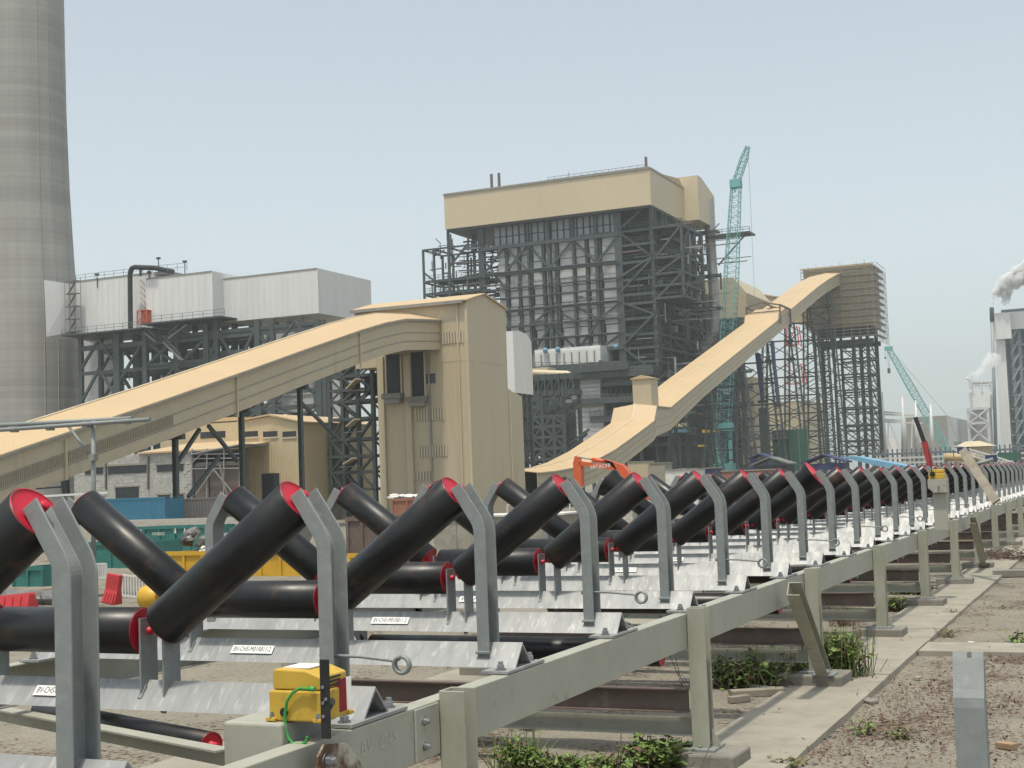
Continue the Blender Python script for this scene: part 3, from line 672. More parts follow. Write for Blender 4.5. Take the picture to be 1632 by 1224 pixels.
# ================================================================ flue duct casing and its steelwork
YD = at(237, 520, 272).y
def yx(px, py, Y=None): p = on_y(px, py, YD if Y is None else Y); return p
t = thing('flue_duct', (yx(240,520).x, YD, 20), 'long pale grey flue duct casing running into the chimney', 'flue duct')
def block(par, name, a, b, mat): return slab(name, a, b, mat, par)
zt, zb = yx(115,447).z, yx(115,534).z
xl = yx(114,480).x; xm = yx(237,480).x; x3 = yx(342,480).x
dpt = 13
# left block, middle block (a little forward), right block set back
block(t, 'casing_block', (xl, YD+1.2, zb), (xm-.002, YD+dpt, zt), M['casing'])
block(t, 'casing_block', (xm, YD-.6, yx(342,506).z), (x3, YD+dpt, yx(300,437).z), M['casing'])
YR = YD+3.0
x4, x5 = x3+.003, on_y(507,470,YR).x
block(t, 'casing_block', (x4, YR, on_y(507,499,YR).z), (x5, YR+20, on_y(507,427,YR).z), M['casing'])
# vertical standing seams on the casings
for (xa, xb, Y, z0, z1, n) in ((xl, xm, YD+1.2, zb, zt, 14), (xm, x3, YD-.6, yx(342,506).z, yx(300,437).z, 10), (x4, x5, YR, on_y(507,499,YR).z, on_y(507,427,YR).z, 16)):
    for k in range(n+1):
        x = xa+(xb-xa)*k/n; slab('seam', (x-.05, Y-.05, z0+.02), (x+.05, Y-.003, z1-.02), M['casing'], t)
    slab('edge_flashing', (xa, Y-.08, z1-.25), (xb, Y-.052, z1+.05), M['trim'], t)
# transition cone into the chimney
a0, a1 = yx(112,448), yx(112,532); c0, c1 = on_y(70,446,YD-4.5), on_y(74,537,YD-4.5)
mb = MB(); mb.add([V(a0.x,YD+1.2,a0.z-.6),V(a1.x,YD+1.2,a1.z+.6),V(c1.x,YD-4.5,c1.z),V(c0.x,YD-4.5,c0.z),V(a0.x,YD+dpt,a0.z-.6),V(a1.x,YD+dpt,a1.z+.6),V(c1.x,YD+dpt,c1.z),V(c0.x,YD+dpt,c0.z)],
   [(0,1,2,3),(4,7,6,5),(0,3,7,4),(1,5,6,2)]); mb.build('transition', M['casing'], t)
# scaffold ladder tower at the duct mouth
for k in range(5):
    z = zb+.4+(zt-zb-.8)*k/4
    slab('scaffold_deck', (xl-.3, YD-1.6, z), (xl+2.6, YD-.2, z+.14), M['grating'], t)
    if k < 4: piece('scaffold_ladder', (xl+.2, YD-1.2, z), (xl+2.2, YD-1.2, z+(zt-zb-.8)/4), .5, .08, M['grating'], t)
for x in (xl-.3, xl+1.1, xl+2.6):
    for yy in (YD-1.6, YD-.25): piece('scaffold_pole', (x, yy, zb-.5), (x, yy, zt+.3), .09, .09, M['trim'], t)
# orange hoist cage and its ladder marks
oc = yx(229, 504, YD-1.5); MB().box((oc.x-1.2, YD-2.0, oc.z-1.6), (oc.x+1.2, YD-.62, oc.z-1.5)).box((oc.x-1.2,YD-2.0,oc.z+1.1),(oc.x+1.2,YD-.62,oc.z+1.2)).bar((oc.x-1.15,YD-2,oc.z-1.5),(oc.x-1.15,YD-2,oc.z+1.1),.18).bar((oc.x+1.15,YD-2,oc.z-1.5),(oc.x+1.15,YD-2,oc.z+1.1),.18).bar((oc.x-1.15,YD-2,oc.z-1.5),(oc.x+1.15,YD-2,oc.z+1.1),.12).bar((oc.x+1.15,YD-2,oc.z-1.5),(oc.x-1.15,YD-2,oc.z+1.1),.12).box((oc.x-1.1,YD-.9,oc.z-1.5),(oc.x+1.1,YD-.65,oc.z+1.1)).build('hoist_cage', M['orange'], t)
for k in range(5):
    p = yx(226.5+.4*k, 449+9.6*k, YD-.7); MB().bar(p+V(-.5,0,.35), p+V(.45,0,-.35), .14, .1).bar(p+V(.45,0,-.35), p+V(.5,0,-.9), .14, .1).build('access_step', M['wood'], t)
# black riser pipe with bend on top
r0, r1 = yx(208, 523, YD-1.3), yx(207, 430, YD-1.3); r2 = yx(246, 427, YD-1.3)
mb = MB(); mb.path([r0, r1-V(0,0,.9), r1-V(-.15,0,.3), r1+V(.5,0,.25), r1+V(1.3,0,.4), r2, r2+V(1.5,4,-.4)], .5, 10)
t2 = thing('riser_pipe', r0, 'black riser pipe bending over the top of the grey flue duct', 'pipe'); mb.build('tube', M['dark'], t2)
MB().bar(yx(224,440,YD-1.3), yx(224,428,YD-1.3), .35).build('pipe_prop', M['dark'], t2)
# railings
def railing(par, p, q, h=1.2, n=None, r=.07, mat='grating'):
    p = Vector(p); q = Vector(q); L = (q-p).length; n = n or max(2, int(L/2.2)); mb = MB()
    for k in (1, .5): mb.bar(p+V(0,0,h*k), q+V(0,0,h*k), r)
    for i in range(n+1): a = p+(q-p)*i/n; mb.bar(a, a+V(0,0,h), r)
    return mb.build('handrail', M[mat], par)
railing(t, (xl, YD+1.4, zt+.05), (xm, YD+1.4, zt+.05)); railing(t, yx(237,437), yx(298,437-6), 1.5)
slab('roof_deck', yx(236,440,YD+2), yx(296,441,YD+8)+V(0,0,.5), M['grating'], t)
for (px, py, h) in ((155,445,2.6),(228+25,423,3),(295,430,3.2),(238,440,2.4)):
    p = yx(px, py+14, YD+1); MB().bar(p, p+V(0,0,h), .13).box(p+V(-.4,-.2,h), p+V(.4,.2,h+.35)).build('floodlight_post', M['dark'], t)
# walkway decks under the casings
railing(t, (xl-1, YD-1.9, zb-.1), (xm-.5, YD-1.9, zb-.1)); slab('walkway_deck', (xl-1, YD-2, zb-.35), (xm, YD+dpt, zb-.1), M['steel'], t)
zmid = yx(342,506).z; railing(t, (xm, YD-2.4, zmid-.1), (x3+4, YD-2.4, zmid-.1)); slab('walkway_deck', (xm, YD-2.5, zmid-.4), (x3+3, YD+dpt, zmid-.1), M['steel'], t)
# ---- support steel of the duct
st = thing('duct_steelwork', (xm, YD, -2.4), 'dark green braced steelwork holding up the grey flue duct', 'steel structure')
G = -2.4
def xp(px, Y): return on_y(px, 560, Y).x
cols = [(129,.9),(188,1.5),(232,1.1),(282,.9),(330,1.2),(346,1.0),(412,1.2),(435,1.0),(508,1.2),(516,.8)]
for row, Y in enumerate((YD+.6, YD+6.5, YD+12.4)):
    for px, wd in cols:
        x = xp(px, YD+.6); zt_ = (zb-.4 if px < 235 else on_y(px, 511 if px < 345 else 504, YD).z-.5)
        piece('column', (x, Y, G), (x, Y, zt_), wd, wd*.8, M['steel'], st)
    xs = [xp(c[0], YD+.6) for c in cols]
    for (py, a, b, h) in ((546,0,9,1.0),(587,0,4,.7),(583,2,6,.9),(541,2,9,1.1),(612,2,9,.7),(640,0,9,.7),(664,0,9,.8),(700,0,9,.7)):
        z = on_y(240, py, YD+.6).z
        piece('beam', (xs[a], Y-.05*row, z), (xs[b], Y-.05*row, z), .5, h, M['steel'], st)
def xb(par, x0, x1, z0, z1, Y, wd=.45, kind='X', mat='steel'):
    if kind in 'X/': piece('brace', (x0,Y,z0), (x1,Y,z1), wd, wd, M[mat], par)
    if kind in 'X\\': piece('brace', (x0,Y+.1,z1), (x1,Y+.1,z0), wd, wd, M[mat], par)
    if kind == 'V': piece('brace', (x0,Y,z1), ((x0+x1)/2,Y,z0), wd, wd, M[mat], par); piece('brace', (x1,Y,z1), ((x0+x1)/2,Y,z0), wd, wd, M[mat], par)
    if kind == 'A': piece('brace', (x0,Y,z0), ((x0+x1)/2,Y,z1), wd, wd, M[mat], par); piece('brace', (x1,Y,z0), ((x0+x1)/2,Y,z1), wd, wd, M[mat], par)
zz = lambda py, px=240: on_y(px, py, YD+.6).z
for Y in (YD+.5, YD+6.4):
    xs = [xp(c[0], YD+.6) for c in cols]
    for (a, b, p0, p1, k) in ((0,1,587,541,'A'),(0,1,640,588,'A'),(0,1,690,640,'A'),(1,2,610,541,'/'),(1,2,660,610,'/'),(2,3,583,541,'X'),(2,4,640,583,'A'),(3,4,583,541,'/'),(4,5,583,541,'X'),(5,6,583,520,'V'),(6,7,583,520,'X'),(7,8,560,512,'A'),(7,8,640,560,'X'),(7,8,700,640,'X'),(8,9,640,560,'X'),(4,6,640,583,'V'),(5,7,700,640,'X')):
        pm = (cols[a][0]+cols[b][0])/2; xb(st, xs[a], xs[b], zz(p0, pm), zz(p1, pm), Y, .5, k)
# grey hopper casings between the columns
hp = thing('dust_hopper', (xp(460,YD+4), YD+4, 10), 'pale grey hopper casings between the duct steelwork columns', 'hopper')
for (pa, pb, p0, p1, dy) in ((418,470,520,545,3),(425,500,600,628,3.2),(425,500,631,655,3.4),(425,500,668,735,3.6),(346,410,560,600,3),(280,330,560,590,7),(520,560,600,690,3),(132,186,545,640,9)):
    a, b = on_y(pa, p0, YD+dy), on_y(pb, p1, YD+dy); slab('casing_panel', (a.x, YD+dy, b.z), (b.x, YD+dy+2.5, a.z), M['casing_dark' if pa in (280,346) else 'panel'], hp)
# stair flights and clutter on the steelwork
for (p0, p1) in (((300,517),(270,540)),((262,545),(290,574)),((312,612),(340,584)),((232,530),(250,545))):
    a, b = on_y(*p0, YD-.8), on_y(*p1, YD-.8); piece('stair_flight', a, b, 1.0, .35, M['grating'], st); piece('stair_rail', a+V(0,-.4,1.1), b+V(0,-.4,1.1), .12, .12, M['grating'], st)
rnd = random.Random(3); mb = MB(); mp_ = MB()
for k in range(170):
    x = rnd.uniform(xp(150,YD), xp(520,YD)); z = rnd.uniform(zz(690), zz(545)); Y = YD+rnd.uniform(1.5, 11)
    if rnd.random() < .55: mb.bar((x,Y,z), (x+rnd.uniform(-5,5),Y,z+rnd.choice((0,0,rnd.uniform(-2,2)))), rnd.uniform(.12,.35))
    else: mp_.bar((x,Y,z), (x,Y+rnd.uniform(-1,1),z+rnd.uniform(1,4)), rnd.uniform(.12,.3))
tag(mb.build('minor_steel', M['steel'], st), kind='stuff'); tag(mp_.build('minor_pipe', M['grating'], st), kind='stuff')
# ================================================================ transfer tower
YT = 147.62; XT = -71.4
tt = thing('transfer_tower', (-78, YT, G), 'tall tan clad transfer tower where the two coal galleries meet', 'tower')
xL = on_y(565, 492, YT).x; xE = on_y(607, 640, YT).x
zE = on_y(745,478,YT).z; zR = on_x(770,470,XT).z; yR = on_x(770,470,XT).y; yB = on_x(805,490,XT).y
z620 = on_x(808,620,XT).z; yA = on_x(832,630,XT).y; zA = on_x(832,632,XT).z
# upper storey (wider), main shaft, rear annex
def gable(par, x0, x1, y0, y1, z0, ze, zr, yr, name='wall', mat='tan'):
    mb = MB(); poly = [(x1,y0,z0),(x1,y1,z0),(x1,y1,ze),(x1,yr,zr),(x1,y0,ze)]; mb.prism(poly, (x0-x1,0,0)); return mb.build(name, M[mat], par)
gable(tt, xL, XT, YT, yB, 16.2, zE, zR, yR, 'upper_wall')
slab('shaft_wall', (xE, YT+.02, G), (XT-.02, yB-.02, 16.198), M['tan'], tt)
MB().prism([(XT-.01,yB,G),(XT-.01,yA,G),(XT-.01,yA,zA),(XT-.01,yB,z620)], (-11,0,0)).build('annex_wall', M['tan'], tt)
# roof sheets, flashings, corner trims, downpipes
for (ya, za, yb, zb_) in ((YT-.35, zE-.1, yR, zR+.03), (yB+.35, zE-.1, yR, zR+.03)):
    mb = MB(); mb.prism([(XT+.25,ya,za+.03),(XT+.25,yb,zb_+.03),(XT+.25,yb,zb_+.18),(XT+.25,ya,za+.18)], (xL-.3-XT-.25,0,0)); mb.build('roof_sheet', M['tan_roof'], tt)
slab('gutter', (xL-.3, YT-.62, zE-.35), (XT-.3, YT-.352, zE+.02), M['trim'], tt)
for x in (xL+.12, XT-.12): slab('corner_trim', (x-.14, YT-.06, 16.2), (x+.14, YT-.003, zE-.36), M['tan_trim'], tt)
slab('corner_trim', (XT-.25, YT-.07, G), (XT+.03, YT-.004, 16.19), M['tan_trim'], tt)
for py_, (x, z1) in {1: (XT-1.25, zE-.3), 2: (on_y(683,560,YT).x, 20.0)}.items(): piece('downpipe', (x, YT-.12, G), (x, YT-.12, z1), .16, .16, M['tan_trim' if py_ == 1 else 'trim'], tt)
piece('downpipe', (XT+.09, yB+.25, G), (XT+.09, yB+.25, z620), .16, .16, M['tan_trim'], tt)
for (pa, pb) in ((603,613),(645,656)): 
    x = on_y((pa+pb)/2, 600, YT).x; slab('pilaster', (x-.42, YT-.35, G), (x+.42, YT-.002, 17.4), M['tan'], tt)
# dark bay openings with sills, small window
for (pa, pb, p0, p1) in ((616,640,566,627),(655,678,562,632)):
    a, b = on_y(pa, p0, YT), on_y(pb, p1, YT); slab('bay_opening', (a.x, YT-.06, b.z), (b.x, YT-.012, a.z), M['dark'], tt)
    slab('bay_jamb', (a.x-.18, YT-.2, b.z), (a.x, YT-.005, a.z), M['tan_trim'], tt); slab('bay_jamb', (b.x, YT-.2, b.z), (b.x+.18, YT-.005, a.z), M['tan_trim'], tt)
    c = on_y(pb+3, p1+15, YT); slab('bay_hopper', (a.x-.3, YT-1.1, c.z+.55), (b.x+.35, YT-.003, b.z+.02), M['pad'], tt); slab('bay_hopper', (a.x-.1, YT-.9, c.z), (b.x+.15, YT-.004, c.z+.548), M['trim'], tt)
a, b = on_y(679,596,YT), on_y(694,611,YT); slab('window', (a.x, YT-.05, b.z), (b.x, YT-.012, a.z), M['glass'], tt)
slab('window_frame', (a.x-.08, YT-.09, b.z-.08), (b.x+.08, YT-.005, b.z), M['tan_trim'], tt); slab('window_frame', (a.x-.08, YT-.09, a.z), (b.x+.08, YT-.005, a.z+.08), M['tan_trim'], tt)
# louvre strips: framed rows of vertical blades
for (pa, pb, p0, p1) in ((706,738,530,546),(663,708,652,669),(668,712,711,727),(661,690,752,766)):
    a, b = on_y(pa, p0, YT), on_y(pb, p1, YT); lf = slab('louvre_panel', (a.x, YT-.035, b.z), (b.x, YT-.006, a.z), M['trim'], tt)
    n = int((b.x-a.x)/.36); mb = MB()
    for k in range(n+1):
        x = a.x+(b.x-a.x)*k/n; mb.box((x-.10, YT-.12, b.z), (x+.10, YT-.036, a.z))
    mb.build('louvre_blade', M['tan_trim'], tt)
# pale box behind the tower and its dark legs
tb = thing('filter_house', (XT-2, 165, 10), 'pale grey filter box with rounded top behind the tan tower', 'filter box')
def boxpx(par, name, pa, pb, p0, p1, Y, dep, mat):
    a, b = on_y(pa, p0, Y), on_y(pb, p1, Y); return slab(name, (a.x, Y, b.z), (b.x, Y+dep, a.z), M[mat], par)
Yf = 205
fx0, fx1 = on_y(806,600,Yf).x, on_y(820,600,Yf).x; fz0, fz1 = on_y(820,626,Yf).z, on_y(820,530,Yf).z; yfb = on_x(849,600,fx1).y
mb = MB(); mb.prism([(fx1,Yf,fz0),(fx1,yfb,fz0),(fx1,yfb,fz1-.9),(fx1,(yfb+Yf)/2+2,fz1+.25),(fx1,(yfb+Yf)/2-1,fz1+.5),(fx1,Yf,fz1+.3)], (fx0-fx1-6,0,0)); mb.build('casing', M['casing'], tb)
for k in range(4):
    y = Yf+.5+(yfb-Yf-1)*k/3
    for x in (fx1-.4, fx0-4): piece('leg', (x, y, G), (x, y, fz0), .5, .5, M['steel'], tb)
    for j in range(5):
        z = fz0-(fz0-G)*j/5-.4; piece('beam', (fx1-.4, Yf+.5, z), (fx1-.4, yfb-.5, z), .3, .4, M['steel'], tb)
    if k < 3:
        for j in range(4): xz = fz0-(fz0-G)*(j+1)/5; piece('brace', (fx1-.4, y, xz), (fx1-.4, y+(yfb-Yf-1)/3, xz+(fz0-G)/5-.4), .25, .25, M['steel'], tb)
slab('inner_casing', (fx0-4, Yf+6, G), (fx1-2, yfb-2, fz0-1), M['dark'], tb)
# ================================================================ coal galleries (both run parallel to the conveyor)
XG = -75.1; WG = 7.4
def gallery(name, label, prof, wall_h, roof_h, rib=None, step=1):
    """prof: list of (y, z_eave) along the right hand wall"""
    g = thing(name, (XG-WG/2, prof[0][0], prof[0][1]), label, 'conveyor gallery', 'inclined coal galleries')
    n = len(prof)
    def strip(nm, mat, pts_a, pts_b, thick):   # quads between two polylines, thickened
        mb = MB(); th = Vector(thick)
        vs = []
        for a, b in zip(pts_a, pts_b): vs += [Vector(a), Vector(b), Vector(b)+th, Vector(a)+th]
        fs = [(4*i+k, 4*i+(k+1)%4, 4*i+4+(k+1)%4, 4*i+4+k) for i in range(len(pts_a)-1) for k in range(4)] + [(0,1,2,3), (4*len(pts_a)-4, 4*len(pts_a)-1, 4*len(pts_a)-2, 4*len(pts_a)-3)]
        mb.add(vs, fs); return mb.build(nm, M[mat], g)
    H = wall_h if callable(wall_h) else (lambda i: wall_h)
    ev = [(XG, y, z) for y, z in prof]; lo = [(XG, y, z-H(i)) for i, (y, z) in enumerate(prof)]
    strip('side_wall', 'tan', ev, lo, (-.12,0,0)); 
    strip('side_wall', 'tan', [(XG-WG,y,z) for _, y, z in ev], [(XG-WG,y,z) for _, y, z in lo], (.12,0,0))
    strip('floor', 'trim', [(XG-.13,y,z+.05) for _, y, z in lo], [(XG-WG+.13,y,z+.05) for _, y, z in lo], (0,0,.2))
    strip('roof_slope', 'tan_roof', [(XG+.28,y,z-.02) for _, y, z in ev], [(XG-WG/2,y,z+roof_h) for _, y, z in ev], (0,0,.1))
    strip('roof_slope', 'tan_roof', [(XG-WG-.28,y,z-.02) for _, y, z in ev], [(XG-WG/2,y,z+roof_h) for _, y, z in ev], (0,0,.1))
    strip('eave_flashing', 'trim', [(XG+.29,y,z-.02) for _, y, z in ev], [(XG+.29,y,z-.20) for _, y, z in ev], (.05,0,0))
    strip('ridge_cap', 'tan_trim', [(XG-WG/2+.18,y,z+roof_h+.05) for _, y, z in ev], [(XG-WG/2-.18,y,z+roof_h+.05) for _, y, z in ev], (0,0,.1))
    for f in (.42, .70): strip('wall_seam', 'trim', [(XG+.005,y,z-H(i)*f) for i, (_, y, z) in enumerate(ev)], [(XG+.005,y,z-H(i)*f-.10) for i, (_, y, z) in enumerate(ev)], (.035,0,0))
    return g
def ppx(pts): return [(lambda p: (p.y, p.z))(on_x(x, y, XG)) for x, y in pts]
def resample(pr, n):
    out = []; L = [0]
    for a, b in zip(pr, pr[1:]): L.append(L[-1]+math.hypot(b[0]-a[0], b[1]-a[1]))
    for k in range(n+1):
        s = L[-1]*k/n
        for i in range(len(pr)-1):
            if s <= L[i+1]+1e-6: u = (s-L[i])/(L[i+1]-L[i]); out.append((pr[i][0]+(pr[i+1][0]-pr[i][0])*u, pr[i][1]+(pr[i+1][1]-pr[i][1])*u)); break
    return out
e1 = ppx([(-60,746),(40,711.5),(190,661),(274,632.5),(400,588),(483,558),(572,527),(612,515),(644,509),(672,509.5),(703,511)])
e1[-1] = (YT-.05, e1[-1][1])
G1 = e1
g1 = gallery('coal_gallery', 'long tan coal gallery rising from the left edge into the transfer tower', e1, lambda i: 3.55, .95)
# louvre fins along the lower gallery wall
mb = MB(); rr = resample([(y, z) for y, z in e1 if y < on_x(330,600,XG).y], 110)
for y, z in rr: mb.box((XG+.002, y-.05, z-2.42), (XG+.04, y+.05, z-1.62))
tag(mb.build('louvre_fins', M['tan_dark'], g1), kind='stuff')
for px, py in ((103,700),(376,598),(572,529)):
    p = on_x(px, py, XG); piece('downpipe', (XG+.12, p.y, p.z-.1), (XG+.12, p.y, p.z-3.9), .15, .15, M['tan_trim'], g1)
e2 = ppx([(857,754),(885,751),(912,746),(945,735),(978,717),(1010,694),(1040,671.5),(1044.5,647.5),(1067,649.5),(1120,605),(1180,557),(1243.5,506),(1300,459),(1318,446),(1332,438),(1345,434.5),(1352,434)])
_w2 = [3.4]*len(e2); _w2[7] = 3.4+(e2[7][1]-e2[6][1])-.9; _w2[8] = 4.0
g2 = gallery('coal_gallery', 'steep tan coal gallery climbing from behind the transfer tower to the high scaffolded tower', e2, lambda i: _w2[i], .5)
# stepped roof hood, dormer box and upper portal on the steep gallery
def hood(i0, name, pts, hz, mat='tan'):
    pass
zf = lambda y: next((a[1]+(b[1]-a[1])*(y-a[0])/(b[0]-a[0]) for a, b in zip(e2, e2[1:]) if a[0] <= y <= b[0]), e2[-1][1])
hy1 = e2[8][0]; zt2 = e2[8][1]; dzt = on_x(1043, 602, XG-1).z
dy0 = e2[7][0]+.6; dxa, dxb = on_y(1009,640,dy0).x, on_y(1038.5,640,dy0).x; dyb = on_x(1049.5,640,dxb).y; dzt = on_y(1024,604,dy0).z
MB().box((dxa, dy0, zt2-.6), (dxb, dyb, dzt)).build('dormer_box', M['tan'], g2)
MB().prism([(dxa-.3,dy0-.3,dzt+.01),(dxb+.3,dy0-.3,dzt+.01),(dxb+.3,dy0-.3,dzt+.12),((dxa+dxb)/2,dy0-.3,dzt+.7),(dxa-.3,dy0-.3,dzt+.12)], (0,dyb-dy0+.6,0)).build('dormer_roof', M['tan_roof'], g2)
for k, px in enumerate((1241, 1206)):
    py = 506 if k == 0 else 536
    p = on_x(px, py, XG)
    if k == 0:
        mb = MB()
        for yy in (p.y, p.y+11):
            for xx in (XG+.4, XG-WG-.4): mb.bar((xx, yy, zf(p.y)-1.2), (xx, yy, zf(p.y)+3.3), .35)
            mb.bar((XG+.4,yy,zf(p.y)+3.3), (XG-WG/2,yy,zf(p.y)+4.2), .35).bar((XG-WG-.4,yy,zf(p.y)+3.3), (XG-WG/2,yy,zf(p.y)+4.2), .35)
            mb.bar((XG+.4,yy,zf(p.y)+1.9), (XG-WG-.4,yy,zf(p.y)+1.9), .25)
        mb.bar((XG+.4,p.y,zf(p.y)+3.3),(XG+.4,p.y+11,zf(p.y)+3.3),.4).bar((XG-WG-.4,p.y,zf(p.y)+3.3),(XG-WG-.4,p.y+11,zf(p.y)+3.3),.4).bar((XG-WG/2,p.y,zf(p.y)+4.2),(XG-WG/2,p.y+11,zf(p.y)+4.2),.35)
        mb.build('open_portal', M['primer'], g2)
        MB().prism([(XG+.38,p.y-2.5,zf(p.y-2.5)+.1),(XG+.38,p.y+9,zf(p.y+9)+.1),(XG+.38,p.y+9,zf(p.y+9)+1.2),(XG+.38,p.y-1.5,zf(p.y)+1.2)], (-WG-.76,0,0)).build('roof_step', M['tan_roof'], g2)
# ---- trestles
def lattice_leg(par, p, q, wd, n, ch=.28, mat='steel', lac=.14):
    """square lattice mast from p to q: four chords as parts, lacing joined"""
    p = Vector(p); q = Vector(q); o = [(-.5,-.5),(.5,-.5),(.5,.5),(-.5,.5)]
    for a, b in o: piece('chord', p+V(a*wd,b*wd,0), q+V(a*wd,b*wd,0), ch, ch, M[mat], par)
    mb = MB()
    for i in range(n):
        a = p+(q-p)*(i/n); b = p+(q-p)*((i+1)/n)
        for k in range(4):
            u, v = o[k], o[(k+1)%4]
            u, v = V(u[0]*wd,u[1]*wd,0), V(v[0]*wd,v[1]*wd,0)
            if i % 2: u, v = v, u
            mb.bar(a+u, b+v, lac); mb.bar(a+u, a+v, lac)
    mb.build('lacing', M[mat], par)
def trestle(px, prof, lab, spread, wd, lat, hwall=3.5, n=None):
    y = on_x(px, 600, XG).y
    z = next((a[1]+(b[1]-a[1])*(y-a[0])/(b[0]-a[0]) for a, b in zip(prof, prof[1:]) if a[0] <= y <= b[0]), prof[-1][1]) - hwall - .1
    t = thing('trestle', (XG-WG/2, y, G), lab, 'trestle', 'steel trestles under the galleries')
    h = z-G; n = n or max(2, int(h/4.5))
    A0, A1 = V(XG-.4, y, z), V(XG-.4+spread, y, G); B0, B1 = V(XG-WG+.4, y, z), V(XG-WG+.4-spread, y, G)
    if lat:
        lattice_leg(t, A1, A0, wd, max(5, int(h/2.6)), .2, lac=.08); lattice_leg(t, B1, B0, wd, max(5, int(h/2.6)), .2, lac=.08)
    else:
        piece('leg', A1, A0, wd, wd, M['steel'], t); piece('leg', B1, B0, wd, wd, M['steel'], t)
    for i in range(n):
        f0, f1 = i/n, (i+1)/n
        a, b, c, d = A1+(A0-A1)*f0, A1+(A0-A1)*f1, B1+(B0-B1)*f0, B1+(B0-B1)*f1
        piece('cross_beam', b, d, .28, .35, M['steel'], t)
        piece('brace', a, d, .2, .2, M['steel'], t); piece('brace', c, b, .2, .2, M['steel'], t)
    return t
def trestle1(px, prof, lab, *_, **__):
    y = on_x(px, 600, XG-1.2).y; z = next((a[1]+(b[1]-a[1])*(y-a[0])/(b[0]-a[0]) for a, b in zip(prof, prof[1:]) if a[0] <= y <= b[0]), prof[-1][1]) - 3.6
    t = thing('trestle', (XG-1.2, y, G), lab, 'trestle', 'steel trestles under the galleries')
    for dx in (-.19, .19): slab('flange', (XG-1.2+dx-.03, y-.2, G), (XG-1.2+dx+.03, y+.2, z), M['steel'], t)
    slab('web', (XG-1.2-.159, y-.02, G), (XG-1.2+.159, y+.02, z), M['steel'], t)
    slab('head_beam', (XG-4.3, y-.25, z-.5), (XG-.3, y-.301+.6, z-.001), M['steel'], t); slab('base_plate', (XG-1.8, y-.5, G), (XG-.6, y+.5, G+.1), M['pad'], t)
    return t
for k, px in enumerate((277, 383, 477)): trestle1(px, G1, '%s from the left of the three plain trestles under the lower coal gallery' % ('first','second','third')[k], .5, .62, False, n=2)
for k, px in enumerate((1130, 1185, 1232, 1268, 1302, 1330)): trestle(px, e2, '%s lattice trestle under the steep coal gallery counted from its lower end' % ORD[k], 2.4, 1.2, True)
# longitudinal braces of the plain trestles
lb = thing('gallery_brace', on_x(330,735,XG-1), 'dark diagonal braces between the trestles under the lower coal gallery', 'steel brace')
for (a, b) in (((280,742),(318,684)),((332,678),(378,735)),((300,792),(350,727)),((478,640),(540,700))): piece('brace', on_x(*a, XG-1.5), on_x(*b, XG-1.5), .3, .3, M['steel'], lb)
# lattice stair tower left of the transfer tower
ls = thing('stair_tower', (on_y(570,700,152).x, 152, G), 'dark green open stair tower with tan awnings beside the transfer tower', 'stair tower')
xs = [on_y(p, 650, 152).x for p in (536, 556, 580, 604)]
for Y in (150.5, 154.5):
    for i, x in enumerate(xs): piece('column', (x, Y, G), (x, Y, on_y(580,562,152).z), .42, .42, M['steel'], ls)
zs = [on_y(575, p, 152).z for p in (780,752,727,700,668,640,622,600,580)]
for j, z in enumerate(zs):
    for Y in (150.4, 154.6): piece('beam', (xs[0]-.2,Y,z), (xs[-1]+.2,Y,z), .3, .38, M['steel'], ls)
    for x in xs: piece('beam', (x,150.5,z), (x,154.5,z), .25, .3, M['steel'], ls)
    if j < len(zs)-1:
        z2 = zs[j+1]
        for a, b in zip(xs, xs[1:]):
            for Y in (150.3, 154.3): piece('brace', (a,Y,z) if (j%2) else (b,Y,z), (b,Y,z2) if (j%2) else (a,Y,z2), .22, .22, M['steel'], ls)
        piece('stair_flight', (xs[0]+.4,151.8,z) if j%2 else (xs[2]-.4,151.8,z), (xs[2]-.4,151.8,z2) if j%2 else (xs[0]+.4,151.8,z2), 1.0, .3, M['steel'], ls)
slab('drive_housing', on_y(580,600,151), on_y(606,628,151)+V(0,3,0), M['dark'], ls)
for (a, b, c) in (((556,620),(572,604),(553,624)),((556,680),(570,668),(549,690)),((551,740),(566,730),(541,745))):
    p, q = on_y(*a, 149.6), on_y(*b, 149.6); piece('awning_sheet', p, q, 1.6, .12, M['tan_trim'], ls); r_ = on_y(*c, 149.4); slab('awning_rail', r_, r_+V(2.6,.5,.12), M['grating'], ls)
# lower pipe frame right of the tan building
pf = thing('pipe_trestle', (on_y(510,760,151).x, 151, G), 'grey green low pipe frame standing beside the tan workshop', 'steel frame')
for px in (482,495,507,518,530,545): x = on_y(px,760,151).x; piece('column', (x,151,G), (x,151,on_y(px,720,151).z), .3, .3, M['steel'], pf)
for py in (720,738,760): a = on_y(481,py,151); b = on_y(546,py,151); piece('beam', (a.x,150.9,a.z), (b.x,150.9,a.z), .25, .35, M['grating' if py==720 else 'steel'], pf)
for pa, pb in ((482,507),(507,530)): xb(pf, on_y(pa,1,151).x, on_y(pb,1,151).x, on_y(500,760,151).z, on_y(500,722,151).z, 150.8, .2, 'X')
# ================================================================ boiler house
cb = at(1037.5, 326, 330); XB, YB = cb.x, cb.y
def bx(px, py=450): return on_y(px, py, YB).x
def bz(py, px=985): return on_y(px, py, YB).z
def by(px, py=450): return on_x(px, py, XB).y
bh = thing('boiler_house', (bx(870), YB, G), 'huge open steel boiler house with tan penthouse cladding in the centre', 'boiler house')
